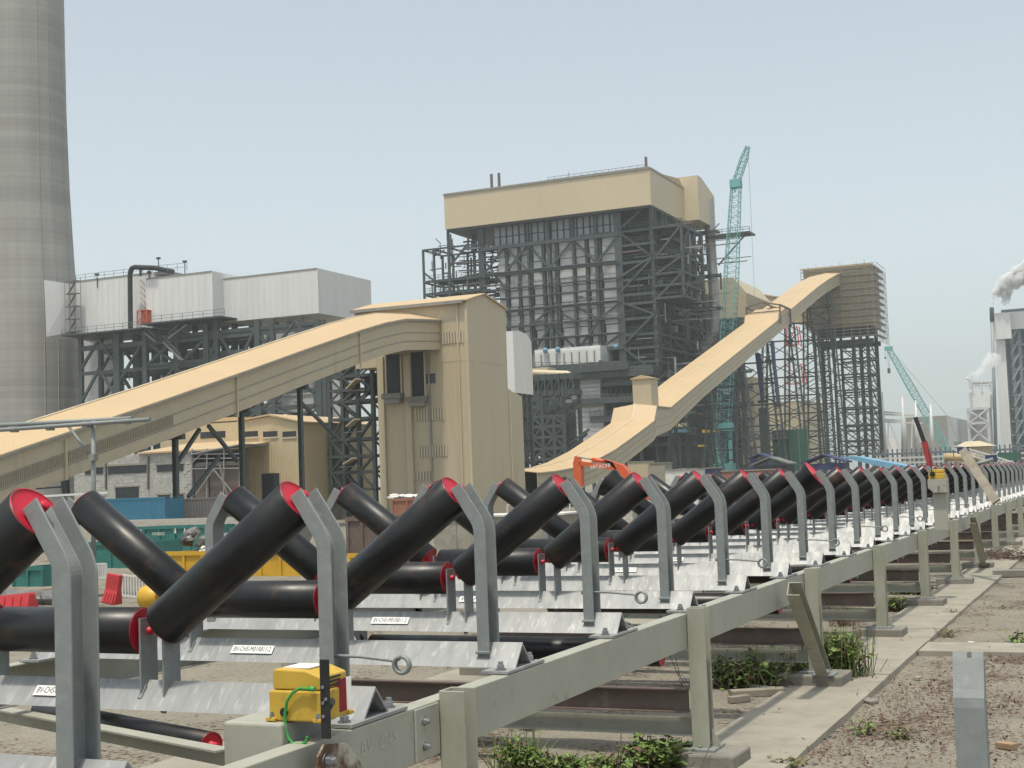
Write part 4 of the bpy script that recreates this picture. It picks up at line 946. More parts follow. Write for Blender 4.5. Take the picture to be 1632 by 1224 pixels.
# penthouse
x0 = bx(708, 330); zt, zb = bz(267, 1037.5), bz(326, 1037.5); y1 = by(1090, 320); 
slab('penthouse_wall', (x0, YB, zb), (XB, y1, zt), M['tan_sunlit'], bh)
XB2 = on_y(1113, 320, y1).x; z2t = on_y(1112, 279, y1).z; z2b = on_y(1113, 350, y1).z
y2 = on_x(1139, 330, XB2).y
MB().prism([(XB2,y1+.02,z2b),(XB2,y2,z2b),(XB2,y2,on_x(1138,313,XB2).z),(XB2,(y1*.75+y2*.25),z2t),(XB2,y1+.02,z2t)], (x0-XB2+8,0,0)).build('penthouse_wall', M['tan_sunlit'], bh)
slab('roof_edge', (x0-.15, YB-.25, zt-.25), (XB+.15, y1, zt+.25), M['trim'], bh)
slab('soffit', (x0+.3, YB+.3, zb-.5), (XB-.3, y1-.3, zb-.02), M['steel'], bh)
MB().prism([(XB-.01,YB+9,zt+.25),(XB-.01,YB+24,zt+1.9),(XB-.01,y1,zt+.2)], (x0-XB+.2,0,0)).build('penthouse_roof', M['tan_roof'], bh)
for px in (783.5, 795.5, 1031): p = on_y(px, 290, YB+6); piece('vent_stack', (p.x, YB+6, zt-1), (p.x, YB+6, zt+(5.2 if px < 1000 else 4.2)), .55, .55, M['primer'], bh)
for k in range(14):
    x = x0+3+k*(XB-x0-6)/13; piece('roof_mast', (x, YB+3, zt), (x, YB+3, zt+random.choice((1.1,1.2,2.4))), .1, .1, M['steel'], bh)
railing(bh, (x0+28, YB+2, zt+.2), (XB-2, YB+2, zt+.2), 1.2, 14, .09)
# dark core so that the inside is not see-through
xc0, xc1 = bx(772), bx(984)
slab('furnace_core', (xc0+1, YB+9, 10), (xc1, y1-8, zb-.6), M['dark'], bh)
# upper blue grey casing band with stiffeners
za, zz_ = bz(331), bz(369)
n = 19
for k in range(n):
    a = bx(783)+(bx(981)-bx(783))*k/n; b = bx(783)+(bx(981)-bx(783))*(k+1)/n
    for (q0, q1) in ((za, za*.45+zz_*.55), (za*.45+zz_*.55-.25, zz_)):
        slab('casing_panel', (a+.22, YB+2.6, q1), (b-.22, YB+2.9, q0), M['casing_dark'], bh)
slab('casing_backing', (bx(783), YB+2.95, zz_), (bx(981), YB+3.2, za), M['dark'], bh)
# silver lagging panels in columns and rows between dark buckstays
edges = [786,801,821,841,859,882,888,910,931,950,954,979]
colsx = [(787,800),(804,819),(824,839),(843,859),(863,880),(886,909),(912,929),(933,950),(954,978)]
rows = [(373,386),(387,399),(400,415),(418,431.5),(432.5,444),(445,457),(458,471),(472.5,485),(486,499),(500,512.5),(514,527),(528,541),(542,554)]
rb = random.Random(11)
for (pa, pb) in colsx:
    for (q0, q1) in rows:
        a, b = bx(pa), bx(pb); o = rb.uniform(-.25,.25)
        slab('lagging_panel', (a+rb.uniform(0,.4), YB+2.9+o, bz(q1)), (b-rb.uniform(0,.4), YB+3.4+o, bz(q0)), M['panel'], bh)
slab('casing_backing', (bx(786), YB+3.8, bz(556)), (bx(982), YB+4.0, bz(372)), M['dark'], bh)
for pa in (802,822,841,861,883,911,931,952): x = bx(pa); piece('buckstay', (x, YB+2.7, bz(556)), (x, YB+2.7, bz(372)), .75, .7, M['steel'], bh)
# front frame: columns, level beams, braces
for px, wd in ((764,1.6),(839,.55),(872,.7),(911,.55),(948,.8),(984,1.8)):
    x = bx(px); piece('column', (x, YB+2.2, G), (x, YB+2.2, zb-.4), wd, 1.2, M['steel'], bh)
for px in (714, 733, 748): x = bx(px); piece('column', (x, YB+(1 if px==714 else 9), G), (x, YB+(1 if px==714 else 9), zb-.4), .6, .6, M['steel'], bh)
L_front = [(371,.9),(416,.75),(441,.35),(457,.3),(479,.5),(505,.5),(530,.4),(553,.9)]
for py, h in L_front:
    z = bz(py); piece('beam', (bx(762), YB+1.6, z), (bx(986), YB+1.6, z), .6, h, M['steel'], bh)
    if py in (416,479,530): slab('walkway_deck', (bx(770), YB+1.0, z+h/2), (bx(982), YB+1.8, z+h/2+.12), M['grating'], bh)
    if py in (441,505): railing(bh, (bx(772), YB+1.0, z+h/2), (bx(982), YB+1.0, z+h/2), 1.2, 18, .08)
def xbb(pa, pb, p0, p1, k, w_=.7, Y=None): xb(bh, bx(pa), bx(pb), bz(p1), bz(p0), (YB+1.9 if Y is None else Y), w_*.68, k)
for a in ((764,839,416,371,'A'),(800,839,414,372,'/'),(839,872,414,372,'\\'),(872,911,414,372,'/'),(911,948,414,372,'\\'),(948,984,414,372,'/'),(764,800,440,384,'\\'),(839,872,505,480,'/'),(872,911,505,480,'\\'),(911,948,505,480,'\\'),(948,984,505,480,'/'),(839,872,553,506,'/'),(872,911,553,506,'\\'),(911,948,553,506,'/'),(948,984,553,530,'/'),(984,1037,413,366,'\\'),(984,1037,366,326,'/')):
    xbb(*[a[i] for i in (0,1,3,2,4)])
# left outrigger platform
for px in (673,690,714): 
    for Y in (YB+1, YB+12): x = bx(px); piece('column', (x, Y, G), (x, Y, bz(399,673)), .5, .5, M['steel'], bh)
for py in (398,450,470,520):
    z = bz(py, 673)
    for Y in (YB+1, YB+12): piece('beam', (bx(672), Y, z), (bx(764), Y, z), .4, .42, M['steel'], bh)
    for px in (673,690,714): piece('beam', (bx(px), YB+1, z), (bx(px), YB+12, z), .35, .4, M['steel'], bh)
    if py != 398: slab('walkway_deck', (bx(674), YB+1.5, z+.4), (bx(762), YB+11.5, z+.55), M['grating'], bh); railing(bh, (bx(674), YB+1.2, z+.5), (bx(762), YB+1.2, z+.5), 1.2, 12, .1)
for a in ((673,706,432,400,'\\'),(690,714,470,450,'\\'),(714,745,396,360,'/'),(714,764,470,420,'\\'),(690,764,520,470,'X')): xbb(*[a[i] for i in (0,1,3,2,4)], .6, YB+.9)
# right hand side: column line along the side, floors, hanging platform bay
ys = [YB+2.2, by(1052), by(1068), by(1090), by(1110), by(1125)]
slab('bay_shade_block', (bx(989), YB+4.5, 20), (XB-1.6, ys[-1]-2, zb-1), M['dark'], bh)  # black block filling the open bay, its colour standing in for deep shade
for y in ys: piece('column', (XB-.8, y, G), (XB-.8, y, zb-.5), .85, .85, M['steel'], bh)
floors_ = [362,385,413,441,465,480,504,530,552,575,600]
for i, py in enumerate(floors_):
    z = bz(py, 1037)
    piece('beam', (bx(984), YB+2, z), (XB, YB+2, z), .6, .6, M['steel'], bh)
    piece('beam', (XB-.6, YB+2, z), (XB-.6, ys[-1], z), .6, .6, M['steel'], bh)
    slab('floor_deck', (bx(990), YB+2.6, z+.3), (XB-.9, ys[-1], z+.42), M['steel'], bh)
    railing(bh, (bx(986), YB+1.7, z+.6), (XB, YB+1.7, z+.6), 1.2, 6, .09, 'steel'); railing(bh, (XB, YB+2, z+.6), (XB, ys[-1], z+.6), 1.2, 10, .09, 'steel')
    for y0, y1_ in zip(ys, ys[1:]):
        if (i+int(y0)) % 2: piece('brace', (XB-.5, y0, z), (XB-.5, y1_, bz(floors_[min(i+1,len(floors_)-1)], 1037)), .5, .5, M['steel'], bh)
for a in ((984,1037,441,413,'/'),(984,1037,465,416,'/'),(984,1037,504,480,'\\'),(984,1037,552,504,'/'),(984,1037,600,552,'\\')): xbb(*[a[i] for i in (0,1,3,2,4)], .7, YB+1.6)
yp0 = by(1046); XP = on_y(1088, 420, yp0).x; yp1 = on_x(1118, 420, XP).y
for py in (358,407,433,452,472):
    z = on_y(1087, py, yp0).z
    piece('beam', (XB-.5, yp0, z), (XP, yp0, z), .5, .55, M['steel'], bh); piece('beam', (XP, yp0, z), (XP, yp1, z), .5, .55, M['steel'], bh); piece('beam', (XB-.5, yp1, z), (XP, yp1, z), .5, .55, M['steel'], bh)
    slab('floor_deck', (XB-.4, yp0+.4, z+.1), (XP-.4, yp1-.4, z+.3), M['steel' if py != 407 else 'grating'], bh)
    railing(bh, (XB, yp0-.1, z+.4), (XP, yp0-.1, z+.4), 1.2, 8, .09, 'steel'); railing(bh, (XP+.1, yp0, z+.4), (XP+.1, yp1, z+.4), 1.2, 10, .09, 'steel')
for f in (0, .33, .66, 1):
    y = yp0+(yp1-yp0)*f; piece('column', (XP, y, on_y(1087,472,yp0).z-.4), (XP, y, on_y(1087,358,yp0).z+.4), .5, .5, M['steel'], bh)
for j, (pa, pb) in enumerate(((358,407),(407,433),(433,472))):
    for f in (0, .33, .66): y = yp0+(yp1-yp0)*f; piece('brace', (XP, y, on_y(1087,pa if j%2 else pb,yp0).z), (XP, y+(yp1-yp0)*.33, on_y(1087,pb if j%2 else pa,yp0).z), .4, .4, M['steel'], bh)
    piece('brace', (XB, yp0, on_y(1087,pb,yp0).z), (XP, yp0, on_y(1087,pa,yp0).z), .5, .5, M['steel'], bh)
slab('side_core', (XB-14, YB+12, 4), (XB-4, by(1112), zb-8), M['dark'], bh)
# lower part: corrugated lagging hoppers, ducts, decks
def bbox(name, pa, pb, p0, p1, dy, dep, mat): a, b = on_y(pa, p0, YB+dy), on_y(pb, p1, YB+dy); return slab(name, (a.x, YB+dy, b.z), (b.x, YB+dy+dep, a.z), M[mat], bh)
for k in range(6): bbox('hopper_panel', 852, 957-(3 if k > 3 else 0), 558+4.2*k, 561.6+4.2*k, -3-.5*(k%2), 9, 'casing')
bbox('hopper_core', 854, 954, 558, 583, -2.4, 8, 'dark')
for k in range(9): x = bx(855+12*k); piece('hopper_stay', (x, YB-3.7, bz(583)), (x, YB-3.7, bz(558)), .25, .25, M['trim'], bh)
for k in range(5): bbox('duct_panel', 911, 957, 605+6.7*k, 610.8+6.7*k, -2, 8, 'panel')
for k in range(8): bbox('duct_panel', 908, 962, 641+8*k, 648+8*k, -2.5, 8, 'panel')
for (pa, pb, p0, p1, dy, m_) in ((830,1000,586,588.5,-5,'steel'),(850,1040,594,597,-4,'steel'),(905,1010,637,640,-4,'steel'),(958,1010,610,613,-3,'steel'),(940,1060,664,667,-3,'steel'),(960,1100,690,693,-3,'steel')):
    bbox('walkway_deck', pa, pb, p0, p1, dy, 5, m_); a, b = on_y(pa,p0,YB+dy), on_y(pb,p0,YB+dy); railing(bh, a, b, 1.3, 14, .1)
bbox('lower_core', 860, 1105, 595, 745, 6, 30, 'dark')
for px in (862,884,905,935,962,985,1012,1037,1062,1085): x = bx(px); piece('column', (x, YB-.5, G), (x, YB-.5, bz(596)), .7, .7, M['steel'], bh)
for py in (615,640,664,690,712): z = bz(py); piece('beam', (bx(860), YB-.6, z), (bx(1100), YB-.6, z), .5, .7, M['steel'], bh)
for i, (pa, pb) in enumerate(((962,985),(985,1012),(1012,1037),(1037,1062),(1062,1085))):
    for j, (p0, p1) in enumerate(((596,615),(615,640),(640,664),(664,690))): xbb(pa, pb, p0, p1, '/' if (i+j)%2 else '\\', .4, YB-.8)
# clutter: pipes, hangers, cable trays, small boxes
rb = random.Random(5); m1, m2, m3 = MB(), MB(), MB()
for k in range(420):
    side = rb.random()
    if side < .5: x = rb.uniform(bx(675), XP); Y = YB+rb.uniform(1.5, 4); 
    else: x = rb.uniform(bx(985), XP+1); Y = YB+rb.uniform(2, 40)
    z = rb.uniform(bz(690), bz(352)); 
    if bx(790) < x < bx(980) and z > bz(556): 
        if rb.random() < .75: continue
        Y = YB+rb.uniform(1.9,2.6)
    mm = m1 if rb.random() < .55 else (m2 if rb.random() < .8 else m3); r = rb.random(); wd = rb.uniform(.12,.4)
    if r < .45: mm.bar((x,Y,z), (x+rb.uniform(2,9),Y,z), wd)
    elif r < .8: mm.bar((x,Y,z), (x,Y,z+rb.uniform(1.5,7)), wd)
    elif r < .92: mm.bar((x,Y,z), (x+rb.uniform(-3,3),Y,z+rb.uniform(1,4)), wd*.6)
    else: mm.box((x,Y,z), (x+rb.uniform(.6,2),Y+1,z+rb.uniform(.6,1.8)))
for k in range(150):
    x = rb.uniform(bx(676), bx(790)); Y = YB+rb.uniform(1.5, 14); z = rb.uniform(bz(480,690), bz(392,690)); mm = (m1, m1, m2, m1, m3)[k%5]
    if k%3: mm.bar((x,Y,z), (x+rb.uniform(2,8),Y+rb.uniform(-1,1),z+(0 if k%4 else rb.uniform(-1.5,1.5))), rb.uniform(.15,.4))
    else: mm.bar((x,Y,z), (x,Y,z+rb.uniform(1,4)), rb.uniform(.15,.4))
tag(m1.build('minor_steel', M['steel'], bh), kind='stuff'); tag(m2.build('minor_pipe', M['pipe'], bh), kind='stuff'); tag(m3.build('minor_fitting', M['primer'], bh), kind='stuff')
for (px, py) in ((869,558),(889,557),(981,553)): p = on_y(px, py, YB-4); MB().lathe([(-.6,.2),(-.5,.55),(.3,.6),(.5,.45),(.5,0)], 12, 'Z', True, p).build('blue_tank', M['tarp_blue'], bh)
# vertical steam pipe with its elbow on the right side
Yv = by(1116)
t = thing('steam_pipe', on_y(1130,540,Yv), 'tall pale vent pipe with elbow on the right flank of the boiler house', 'pipe')
pts = [on_y(*p, Yv) for p in ((1129,318),(1132,380),(1136,440),(1138.5,480),(1139,512),(1138,524),(1133,535),(1125,546),(1118,556),(1115,570),(1115,600))]
MB().path(pts, 1.35, 14).build('tube', M['pipe'], t)
for py in (370,440,492): p = on_y(1134+(py-370)*.04, py, Yv); MB().box((p.x-9,Yv-1.7,p.z-.3),(p.x+1.9,Yv+1.7,p.z+.3)).build('pipe_clamp', M['steel'], t)
p = on_y(1140, 377, Yv); MB().box((p.x-2, Yv-3, p.z-.4), (p.x+10, Yv+3, p.z)).bar((p.x+9,Yv-2,p.z-.3),(p.x+1,Yv-2,p.z-8),.35).build('side_platform', M['steel'], t); railing(t, (p.x-1,Yv-3,p.z), (p.x+10,Yv-3,p.z), 1.2, 6, .12)
# tan bunker bay and its bridge to the high tower
Yk = YB+62
a, b = on_y(1136, 445, Yk), on_y(1191, 505, Yk)
bk = thing('bunker_bay', (a.x, Yk, G), 'tan clad bunker bay right of the boiler house behind the teal crane', 'building')
xr = on_y(1168,446,Yk).x
MB().prism([(a.x-20,Yk,b.z),(b.x,Yk,b.z),(b.x,Yk,on_y(1191,466,Yk).z),(xr,Yk,a.z),(a.x-20,Yk,a.z)], (0,30,0)).build('wall', M['tan'], bk)
for py in (470,480,490,500): z = on_y(1140,py,Yk).z; slab('scaffold_deck', (a.x-4, Yk-1.4, z), (b.x-8, Yk-.1, z+.25), M['steel'], bk)
slab('shaft_wall', (on_y(1100,600,Yk).x, Yk+3, G), (on_y(1134,600,Yk).x, Yk+20, on_y(1120,500,Yk).z), M['tan'], bk)
slab('shaft_wall', (on_y(1172,600,Yk).x, Yk+3, G), (on_y(1196,600,Yk).x, Yk+20, on_y(1190,600,Yk).z), M['tan'], bk)
slab('stair_core', (on_y(1145,600,Yk).x, Yk+2, G), (on_y(1166,600,Yk).x, Yk+12, b.z), M['dark'], bk)
for px in (1140,1150,1170,1184): x = on_y(px,600,Yk).x; piece('column', (x,Yk-.5,G), (x,Yk-.5,b.z), .9, .9, M['steel'], bk)
for py in (520,545,570,595,620,645,670,700): z = on_y(1150,py,Yk).z; piece('beam', (a.x-20,Yk-.8,z), (on_y(1200,600,Yk).x,Yk-.8,z), .6, .8, M['steel'], bk)
Yt2 = on_y(1285, 500, 1).y
pT = at(1392, 520, 402); YT2 = pT.y; XT2 = pT.x
br = thing('conveyor_bridge', (on_y(1240,480,YT2+5).x, YT2+5, 40), 'tan conveyor bridge between the bunker bay and the scaffolded tower', 'conveyor gallery')
p0, p1 = on_y(1188,467,YT2+4), on_y(1300,483,YT2+4); q0, q1 = on_y(1188,502,YT2+4), on_y(1300,520,YT2+4)
MB().prism([q0,q1,p1,p0], (0,5,0)).build('side_wall', M['tan'], br); MB().prism([p0+V(0,-.3,0),p1+V(0,-.3,0),p1+V(0,-.3,.4),p0+V(0,-.3,.4)], (0,5.6,0)).build('roof_sheet', M['tan_roof'], br)
# ================================================================ high scaffolded tower
hx0 = on_y(1282, 470, YT2).x; zt, zbm = on_y(1392,421,YT2).z, on_y(1392,518,YT2).z; D2 = 14
ht = thing('junction_tower', ((hx0+XT2)/2, YT2, G), 'high tan junction tower wrapped in scaffolding on tall steel legs', 'tower')
slab('wall', (hx0, YT2, zbm), (XT2, YT2+D2, zt), M['tan'], ht)
slab('roof_sheet', (hx0-.4, YT2-.4, zt+.01), (XT2+.4, YT2+D2+.4, zt+.5), M['tan_roof'], ht)
for k in range(11):
    z = zbm-3+(zt-zbm+2.2)*k/10
    slab('scaffold_deck', (hx0-.5, YT2-1.3, z), (XT2+.29, YT2-.25, z+.16), M['trim'], ht)
    slab('scaffold_deck', (XT2+.3, YT2-1.1, z+.01), (XT2+1.5, YT2+D2+.8, z+.2), M['trim'], ht)
    piece('scaffold_tube', (hx0-.8, YT2-1.3, z+1.1), (XT2+1.5, YT2-1.3, z+1.1), .10, .12, M['trim'], ht)
    piece('scaffold_tube', (XT2+1.9, YT2-1.4, z+1.1), (XT2+1.9, YT2+D2+1.2, z+1.1), .12, .12, M['trim'], ht)
for k in range(10):
    x = hx0-.5+(XT2+1.5-hx0)*k/9; piece('scaffold_tube', (x, YT2-1.5, zbm-4), (x, YT2-1.5, zt+.3+.5*(k%3)), .12, .12, M['trim'], ht)
for k in range(8):
    y = YT2-1.4+(D2+3)*k/7; piece('scaffold_tube', (XT2+1.8, y, zbm-5), (XT2+1.8, y, zt-.4), .12, .12, M['trim'], ht)
zk = on_y(1392, 546, YT2).z
for (px, dy) in ((1300,1),(1330,1),(1362,1),(1385,1),(1300,13),(1330,13),(1362,13),(1388,13)):
    x = on_y(px, 600, YT2).x; piece('leg', (x, YT2+dy, G), (x, YT2+dy, zbm), 1.0 if px > 1350 else .7, 1.0, M['steel'], ht)
slab('ring_beam', (on_y(1296,540,YT2).x, YT2+.3, zk), (XT2-.3, YT2+1.6, zk+1.4), M['steel'], ht); slab('ring_beam', (on_y(1296,540,YT2).x, YT2+12.4, zk), (XT2-.3, YT2+13.7, zk+1.4), M['steel'], ht)
slab('hopper_floor', (on_y(1300,540,YT2).x, YT2+2, zbm-2), (XT2-1, YT2+12, zbm-.05), M['dark'], ht)
lv = [546,572,597,622,650,678,703,724]
for j in range(len(lv)-1):
    za_, zb_ = on_y(1350, lv[j], YT2).z, on_y(1350, lv[j+1], YT2).z
    for Y in (YT2+.4, YT2+13.4):
        for pa, pb in ((1330,1362),(1362,1388)):
            xa, xb_ = on_y(pa,600,YT2).x, on_y(pb,600,YT2).x; piece('beam', (xa,Y,zb_), (xb_,Y,zb_), .45, .5, M['steel'], ht)
            piece('brace', (xa,Y,za_), (xb_,Y,zb_), .32, .32, M['steel'], ht); piece('brace', (xb_,Y,za_), (xa,Y,zb_), .16, .16, M['steel'], ht)
            piece('beam', (xa,Y,za_-1.5), (xb_,Y,za_-1.5), .25, .3, M['steel'], ht)
    piece('beam', (on_y(1388,600,YT2).x,YT2+1,zb_), (on_y(1388,600,YT2).x,YT2+13,zb_), .4, .5, M['steel'], ht); piece('brace', (on_y(1388,600,YT2).x,YT2+1,za_), (on_y(1388,600,YT2).x,YT2+13,zb_), .3, .3, M['steel'], ht)
lattice_leg(ht, (on_y(1312,600,YT2).x, YT2+3, zbm), (on_y(1316,600,YT2).x, YT2+3, G), 2.4, 26, .3, lac=.16)
# two dark wrapped chutes hanging under the gallery
Yc = on_x(1215, 600, XG).y
ct = thing('wrapped_chute', on_y(1215,600,Yc), 'pair of black wrapped chutes hanging under the steep gallery', 'chute')
for (pa, pb, p0, p1) in ((1203,1215,563,638),(1227,1238,543,644)):
    a, b = on_y(pa, p0, Yc+6), on_y(pb, p1, Yc+6); MB().prism([(a.x,Yc+6,a.z),(b.x-.3,Yc+6,a.z),(b.x,Yc+6,b.z),(a.x+.8,Yc+6,b.z)], (0,2,0)).build('chute_shell', M['navy'], ct); MB().box((a.x+.2,Yc+5.7,b.z-.5),(b.x+.6,Yc+8.3,b.z)).build('chute_collar', M['dark'], ct)
# lower column beneath the chute
p = on_y(1216, 660, Yc+10); slab('support_column', (p.x-1, Yc+10, G), (p.x+1, Yc+11.5, on_y(1216,650,Yc+10).z), M['steel'], ct)
# green netting screen, walkway and tan hall behind the trestles
Yn = 335
gn = thing('safety_screen', on_y(1260,700,Yn), 'dark green safety netting hung on a scaffold behind the trestles', 'netting')
a, b = on_y(1231,686,Yn), on_y(1290,742,Yn); MB().box((a.x,Yn,G),(b.x,Yn+.3,a.z)).build('net', M['net'], gn)
for k in range(5): x = a.x+(b.x-a.x)*k/4; piece('pole', (x,Yn-.3,G), (x,Yn-.3,a.z+1), .2, .2, M['grating'], gn)
a, b = on_y(1195,688,Yn-2), on_y(1254,696,Yn-2); railing(gn, (a.x,Yn-2,b.z), (b.x,Yn-2,b.z), 1.6, 18, .12); slab('deck', (a.x,Yn-2.1,b.z-.5), (b.x,Yn,b.z), M['grating'], gn)
th = thing('turbine_hall', on_y(1260,680,470), 'tan clad hall wall far behind the trestles', 'building')
a, b = on_y(1190,640,470), on_y(1290,740,470); slab('wall', (a.x,470,G), (b.x,500,on_y(1250,640,470).z), M['tan'], th); slab('roof_edge', (a.x,469.6,a.z-.1), (b.x,470-.01,a.z+.6), M['trim'], th)
py_ = thing('pylon', on_y(1270,700,640), 'red and white lattice pylon seen through the trestle legs', 'pylon')
for k in range(8):
    z0, z1 = G+(on_y(1270,520,640).z-G)*k/8, G+(on_y(1270,520,640).z-G)*(k+1)/8; f0, f1 = 7.5-5.2*k/8, 7.5-5.2*(k+1)/8; px_ = on_y(1268,600,640).x
    mb = MB()
    for s in (-1,1):
        for q in (-1,1): mb.bar((px_+s*f0,640+q*f0,z0), (px_+s*f1,640+q*f1,z1), .5)
        mb.bar((px_-s*f0,640-f0,z0), (px_+s*f1,640-f1,z1), .35)
    for c0, c1 in (((-1,-1),(1,-1)),((1,-1),(1,1)),((1,1),(-1,1)),((-1,1),(-1,-1))): mb.bar((px_+c0[0]*f0,640+c0[1]*f0,z0+.1), (px_+c1[0]*f0,640+c1[1]*f0,z0+.1), .35)
    mb.build('lattice_stage', M['barrier_red' if k%2 else 'white'], py_)
# ================================================================ dark truss gallery and steel between tower and boiler
Yq = 262
mg = thing('duct_bridge', on_y(880,610,Yq), 'dark truss bridge with a cream pipe on top beyond the grey filter box', 'pipe bridge')
a, b = on_y(838,599,Yq), on_y(914,628,Yq)
for (p0, p1) in ((599,603),(624,628)): c, d = on_y(840,p0,Yq), on_y(914,p1,Yq); slab('chord', (c.x-8,Yq,d.z), (d.x,Yq+5,c.z), M['steel'], mg)
for k in range(13):
    x = a.x-8+(b.x-a.x+8)*k/12; piece('post', (x,Yq-.1,b.z), (x,Yq-.1,a.z), .35, .35, M['steel'], mg)
    if k < 12: piece('brace', (x,Yq-.05,b.z), (x+(b.x-a.x+8)/12,Yq-.05,a.z), .25, .25, M['steel'], mg)
slab('belt_deck', (a.x-8,Yq+.6,b.z+.4), (b.x-.2,Yq+4.4,a.z-.5), M['dark'], mg)
MB().path([on_y(850,594.5,Yq+1), on_y(904,596.5,Yq+1), on_y(908,598,Yq+1), on_y(908.5,603,Yq+1)], .75, 10).build('cream_pipe', M['tan_trim'], mg)
c, d = on_y(838,585,Yq+2), on_y(874,596,Yq+2); slab('tan_cover', (c.x-6,Yq+2,d.z), (d.x,Yq+6,c.z-.3), M['tan'], mg)
for (pa, pb, p0, p1) in ((876,885,633,660),(894,909,637,702)): c, d = on_y(pa,p0,Yq+2), on_y(pb,p1,Yq+2); slab('pale_pier', (c.x,Yq+2,d.z), (d.x,Yq+4,c.z), M['casing'], mg)
for px in (860,890,911): x = on_y(px,650,Yq).x; piece('leg', (x,Yq+4.5,G), (x,Yq+4.5,b.z), .7, .7, M['steel'], mg)
ds = thing('pipe_tower', on_y(865,690,235), 'dark green braced pipe tower in the shade right of the transfer tower', 'steel structure')
xs = [on_y(p,690,235).x for p in (834,850,866,884,900)]
for Y in (235, 240):
    for i, x in enumerate(xs): piece('column', (x,Y,G), (x,Y,on_y(866,634 if i < 3 else 664,235).z), .6, .6, M['steel'], ds)
    for j, p in enumerate((634,648,664,680,697,715,732)):
        z = on_y(866,p,235).z; piece('beam', (xs[0 ],Y-.1,z), (xs[2 if p < 660 else 4],Y-.1,z), .4, .55, M['steel'], ds)
        if j < 6:
            z2 = on_y(866,(648,664,680,697,715,732)[j],235).z
            for i in range(2 if p < 660 else 4): piece('brace', (xs[i],Y-.15,z if (i+j)%2 else z2), (xs[i+1],Y-.15,z2 if (i+j)%2 else z), .32, .32, M['steel'], ds)
rb = random.Random(8); mb = MB()
for k in range(70): x = rb.uniform(xs[0],xs[4]); z = rb.uniform(G+2, on_y(866,640,235).z); Y = 235+rb.uniform(.5,5); mb.bar((x,Y,z), (x+rb.choice((0,rb.uniform(1,5))),Y,z+rb.choice((0,2,3))), rb.uniform(.2,.5))
tag(mb.build('minor_steel', M['steel'], ds), kind='stuff')
slab('inner_casing', (xs[0],243,G), (xs[3],246,on_y(866,640,235).z), M['dark'], ds)
# ================================================================ cranes
def lattice_boom(par, p, q, w0, w1, n, mat, ch=.25, lac=.14, name='boom_section', nsec=5):
    p = Vector(p); q = Vector(q); d = (q-p).normalized(); a = d.cross(V(0,1,0)).normalized(); b = a.cross(d).normalized()
    for s in range(nsec):
        mb = MB(); f0, f1 = s/nsec, (s+1)/nsec; m = n//nsec
        def pt(f, k):
            wd = w0*min(1, .45+f*4) if f < .14 else (w1 + (w0-w1)*min(1, (1-f)*3)); o = ((-.5,-.5),(.5,-.5),(.5,.5),(-.5,.5))[k]
            return p+(q-p)*f + a*o[0]*wd + b*o[1]*wd
        for i in range(m):
            g0, g1 = f0+(f1-f0)*i/m, f0+(f1-f0)*(i+1)/m
            for k in range(4):
                mb.bar(pt(g0,k), pt(g1,k), ch); k2 = (k+1)%4
                mb.bar(pt(g0,k if i%2 else k2), pt(g1,k2 if i%2 else k), lac); mb.bar(pt(g0,k), pt(g0,k2), lac)
        mb.build(name, M[mat], par)
Yc1 = at(1160,600,338).y
c1 = thing('crawler_crane', on_y(1150,745,Yc1), 'tall teal lattice boom crane standing behind the steep gallery', 'crane')
b0, b1 = on_y(1150,742,Yc1), on_y(1173,297,Yc1)
lattice_boom(c1, b0, b1, 3.0, 2.1, 55, 'teal', .17, .075)
j0, j1 = on_y(1173,292,Yc1), on_y(1192,233,Yc1); lattice_boom(c1, j0, j1, 1.5, .8, 12, 'teal', .16, .08, 'jib_section', 2)
MB().bar(j0, on_y(1166.5,287,Yc1), .5).bar(on_y(1166.5,287,Yc1), on_y(1172,306,Yc1), .3).box(b1-V(1.3,1.2,.4), b1+V(1.3,1.2,1.6)).build('boom_head', M['teal'], c1)
MB().bar(on_y(1166.5,287,Yc1), j1, .08).bar(j1, on_y(1203,480,Yc1), .07).bar(on_y(1166.5,287,Yc1), on_y(1134,735,Yc1+12), .08).build('rope', M['trim'], c1)
MB().box(on_y(1133,760,Yc1-2), on_y(1165,738,Yc1-2)+V(0,7,0)).box(on_y(1139,738,Yc1-2), on_y(1148,727,Yc1-2)+V(0,3,0)).build('cab', M['teal'], c1)
p = on_y(1150,700,Yc1-1); MB().bar(p+V(-1,0,-9), p+V(-1,0,4), 1.0).bar(p+V(2,0,-9), p+V(2.3,0,2), .8).box(p+V(-2,-1,2), p+V(3,1,4)).build('gantry', M['teal'], c1)
Yc2 = at(1450,650,520).y
c2 = thing('crawler_crane', on_y(1508,722,Yc2), 'smaller teal lattice crane leaning left in the right distance', 'crane')
b0, b1 = on_y(1512,722,Yc2), on_y(1417,557,Yc2); lattice_boom(c2, b0, b1, 2.6, 1.7, 40, 'teal', .22, .11)
MB().box(on_y(1410,552,Yc2)+V(0,-1,-1.6), on_y(1422,552,Yc2)+V(0,1,0)).build('boom_head', M['teal'], c2)
MB().bar(on_y(1420,557,Yc2), on_y(1512,665,Yc2), .12).bar(on_y(1512,665,Yc2), on_y(1532,722,Yc2), .12).bar(on_y(1414,556,Yc2), on_y(1416,588,Yc2), .1).bar(on_y(1417,556,Yc2), on_y(1417.5,588,Yc2), .1).bar(on_y(1411,556,Yc2), on_y(1411,570,Yc2), .1).build('rope', M['trim'], c2)
MB().box(on_y(1415,595,Yc2)+V(0,-.6,0), on_y(1418.5,587,Yc2)+V(0,.6,0)).box(on_y(1410,572,Yc2)+V(0,-.4,0), on_y(1412,569,Yc2)+V(0,.4,0)).build('hook_block', M['steel'], c2)
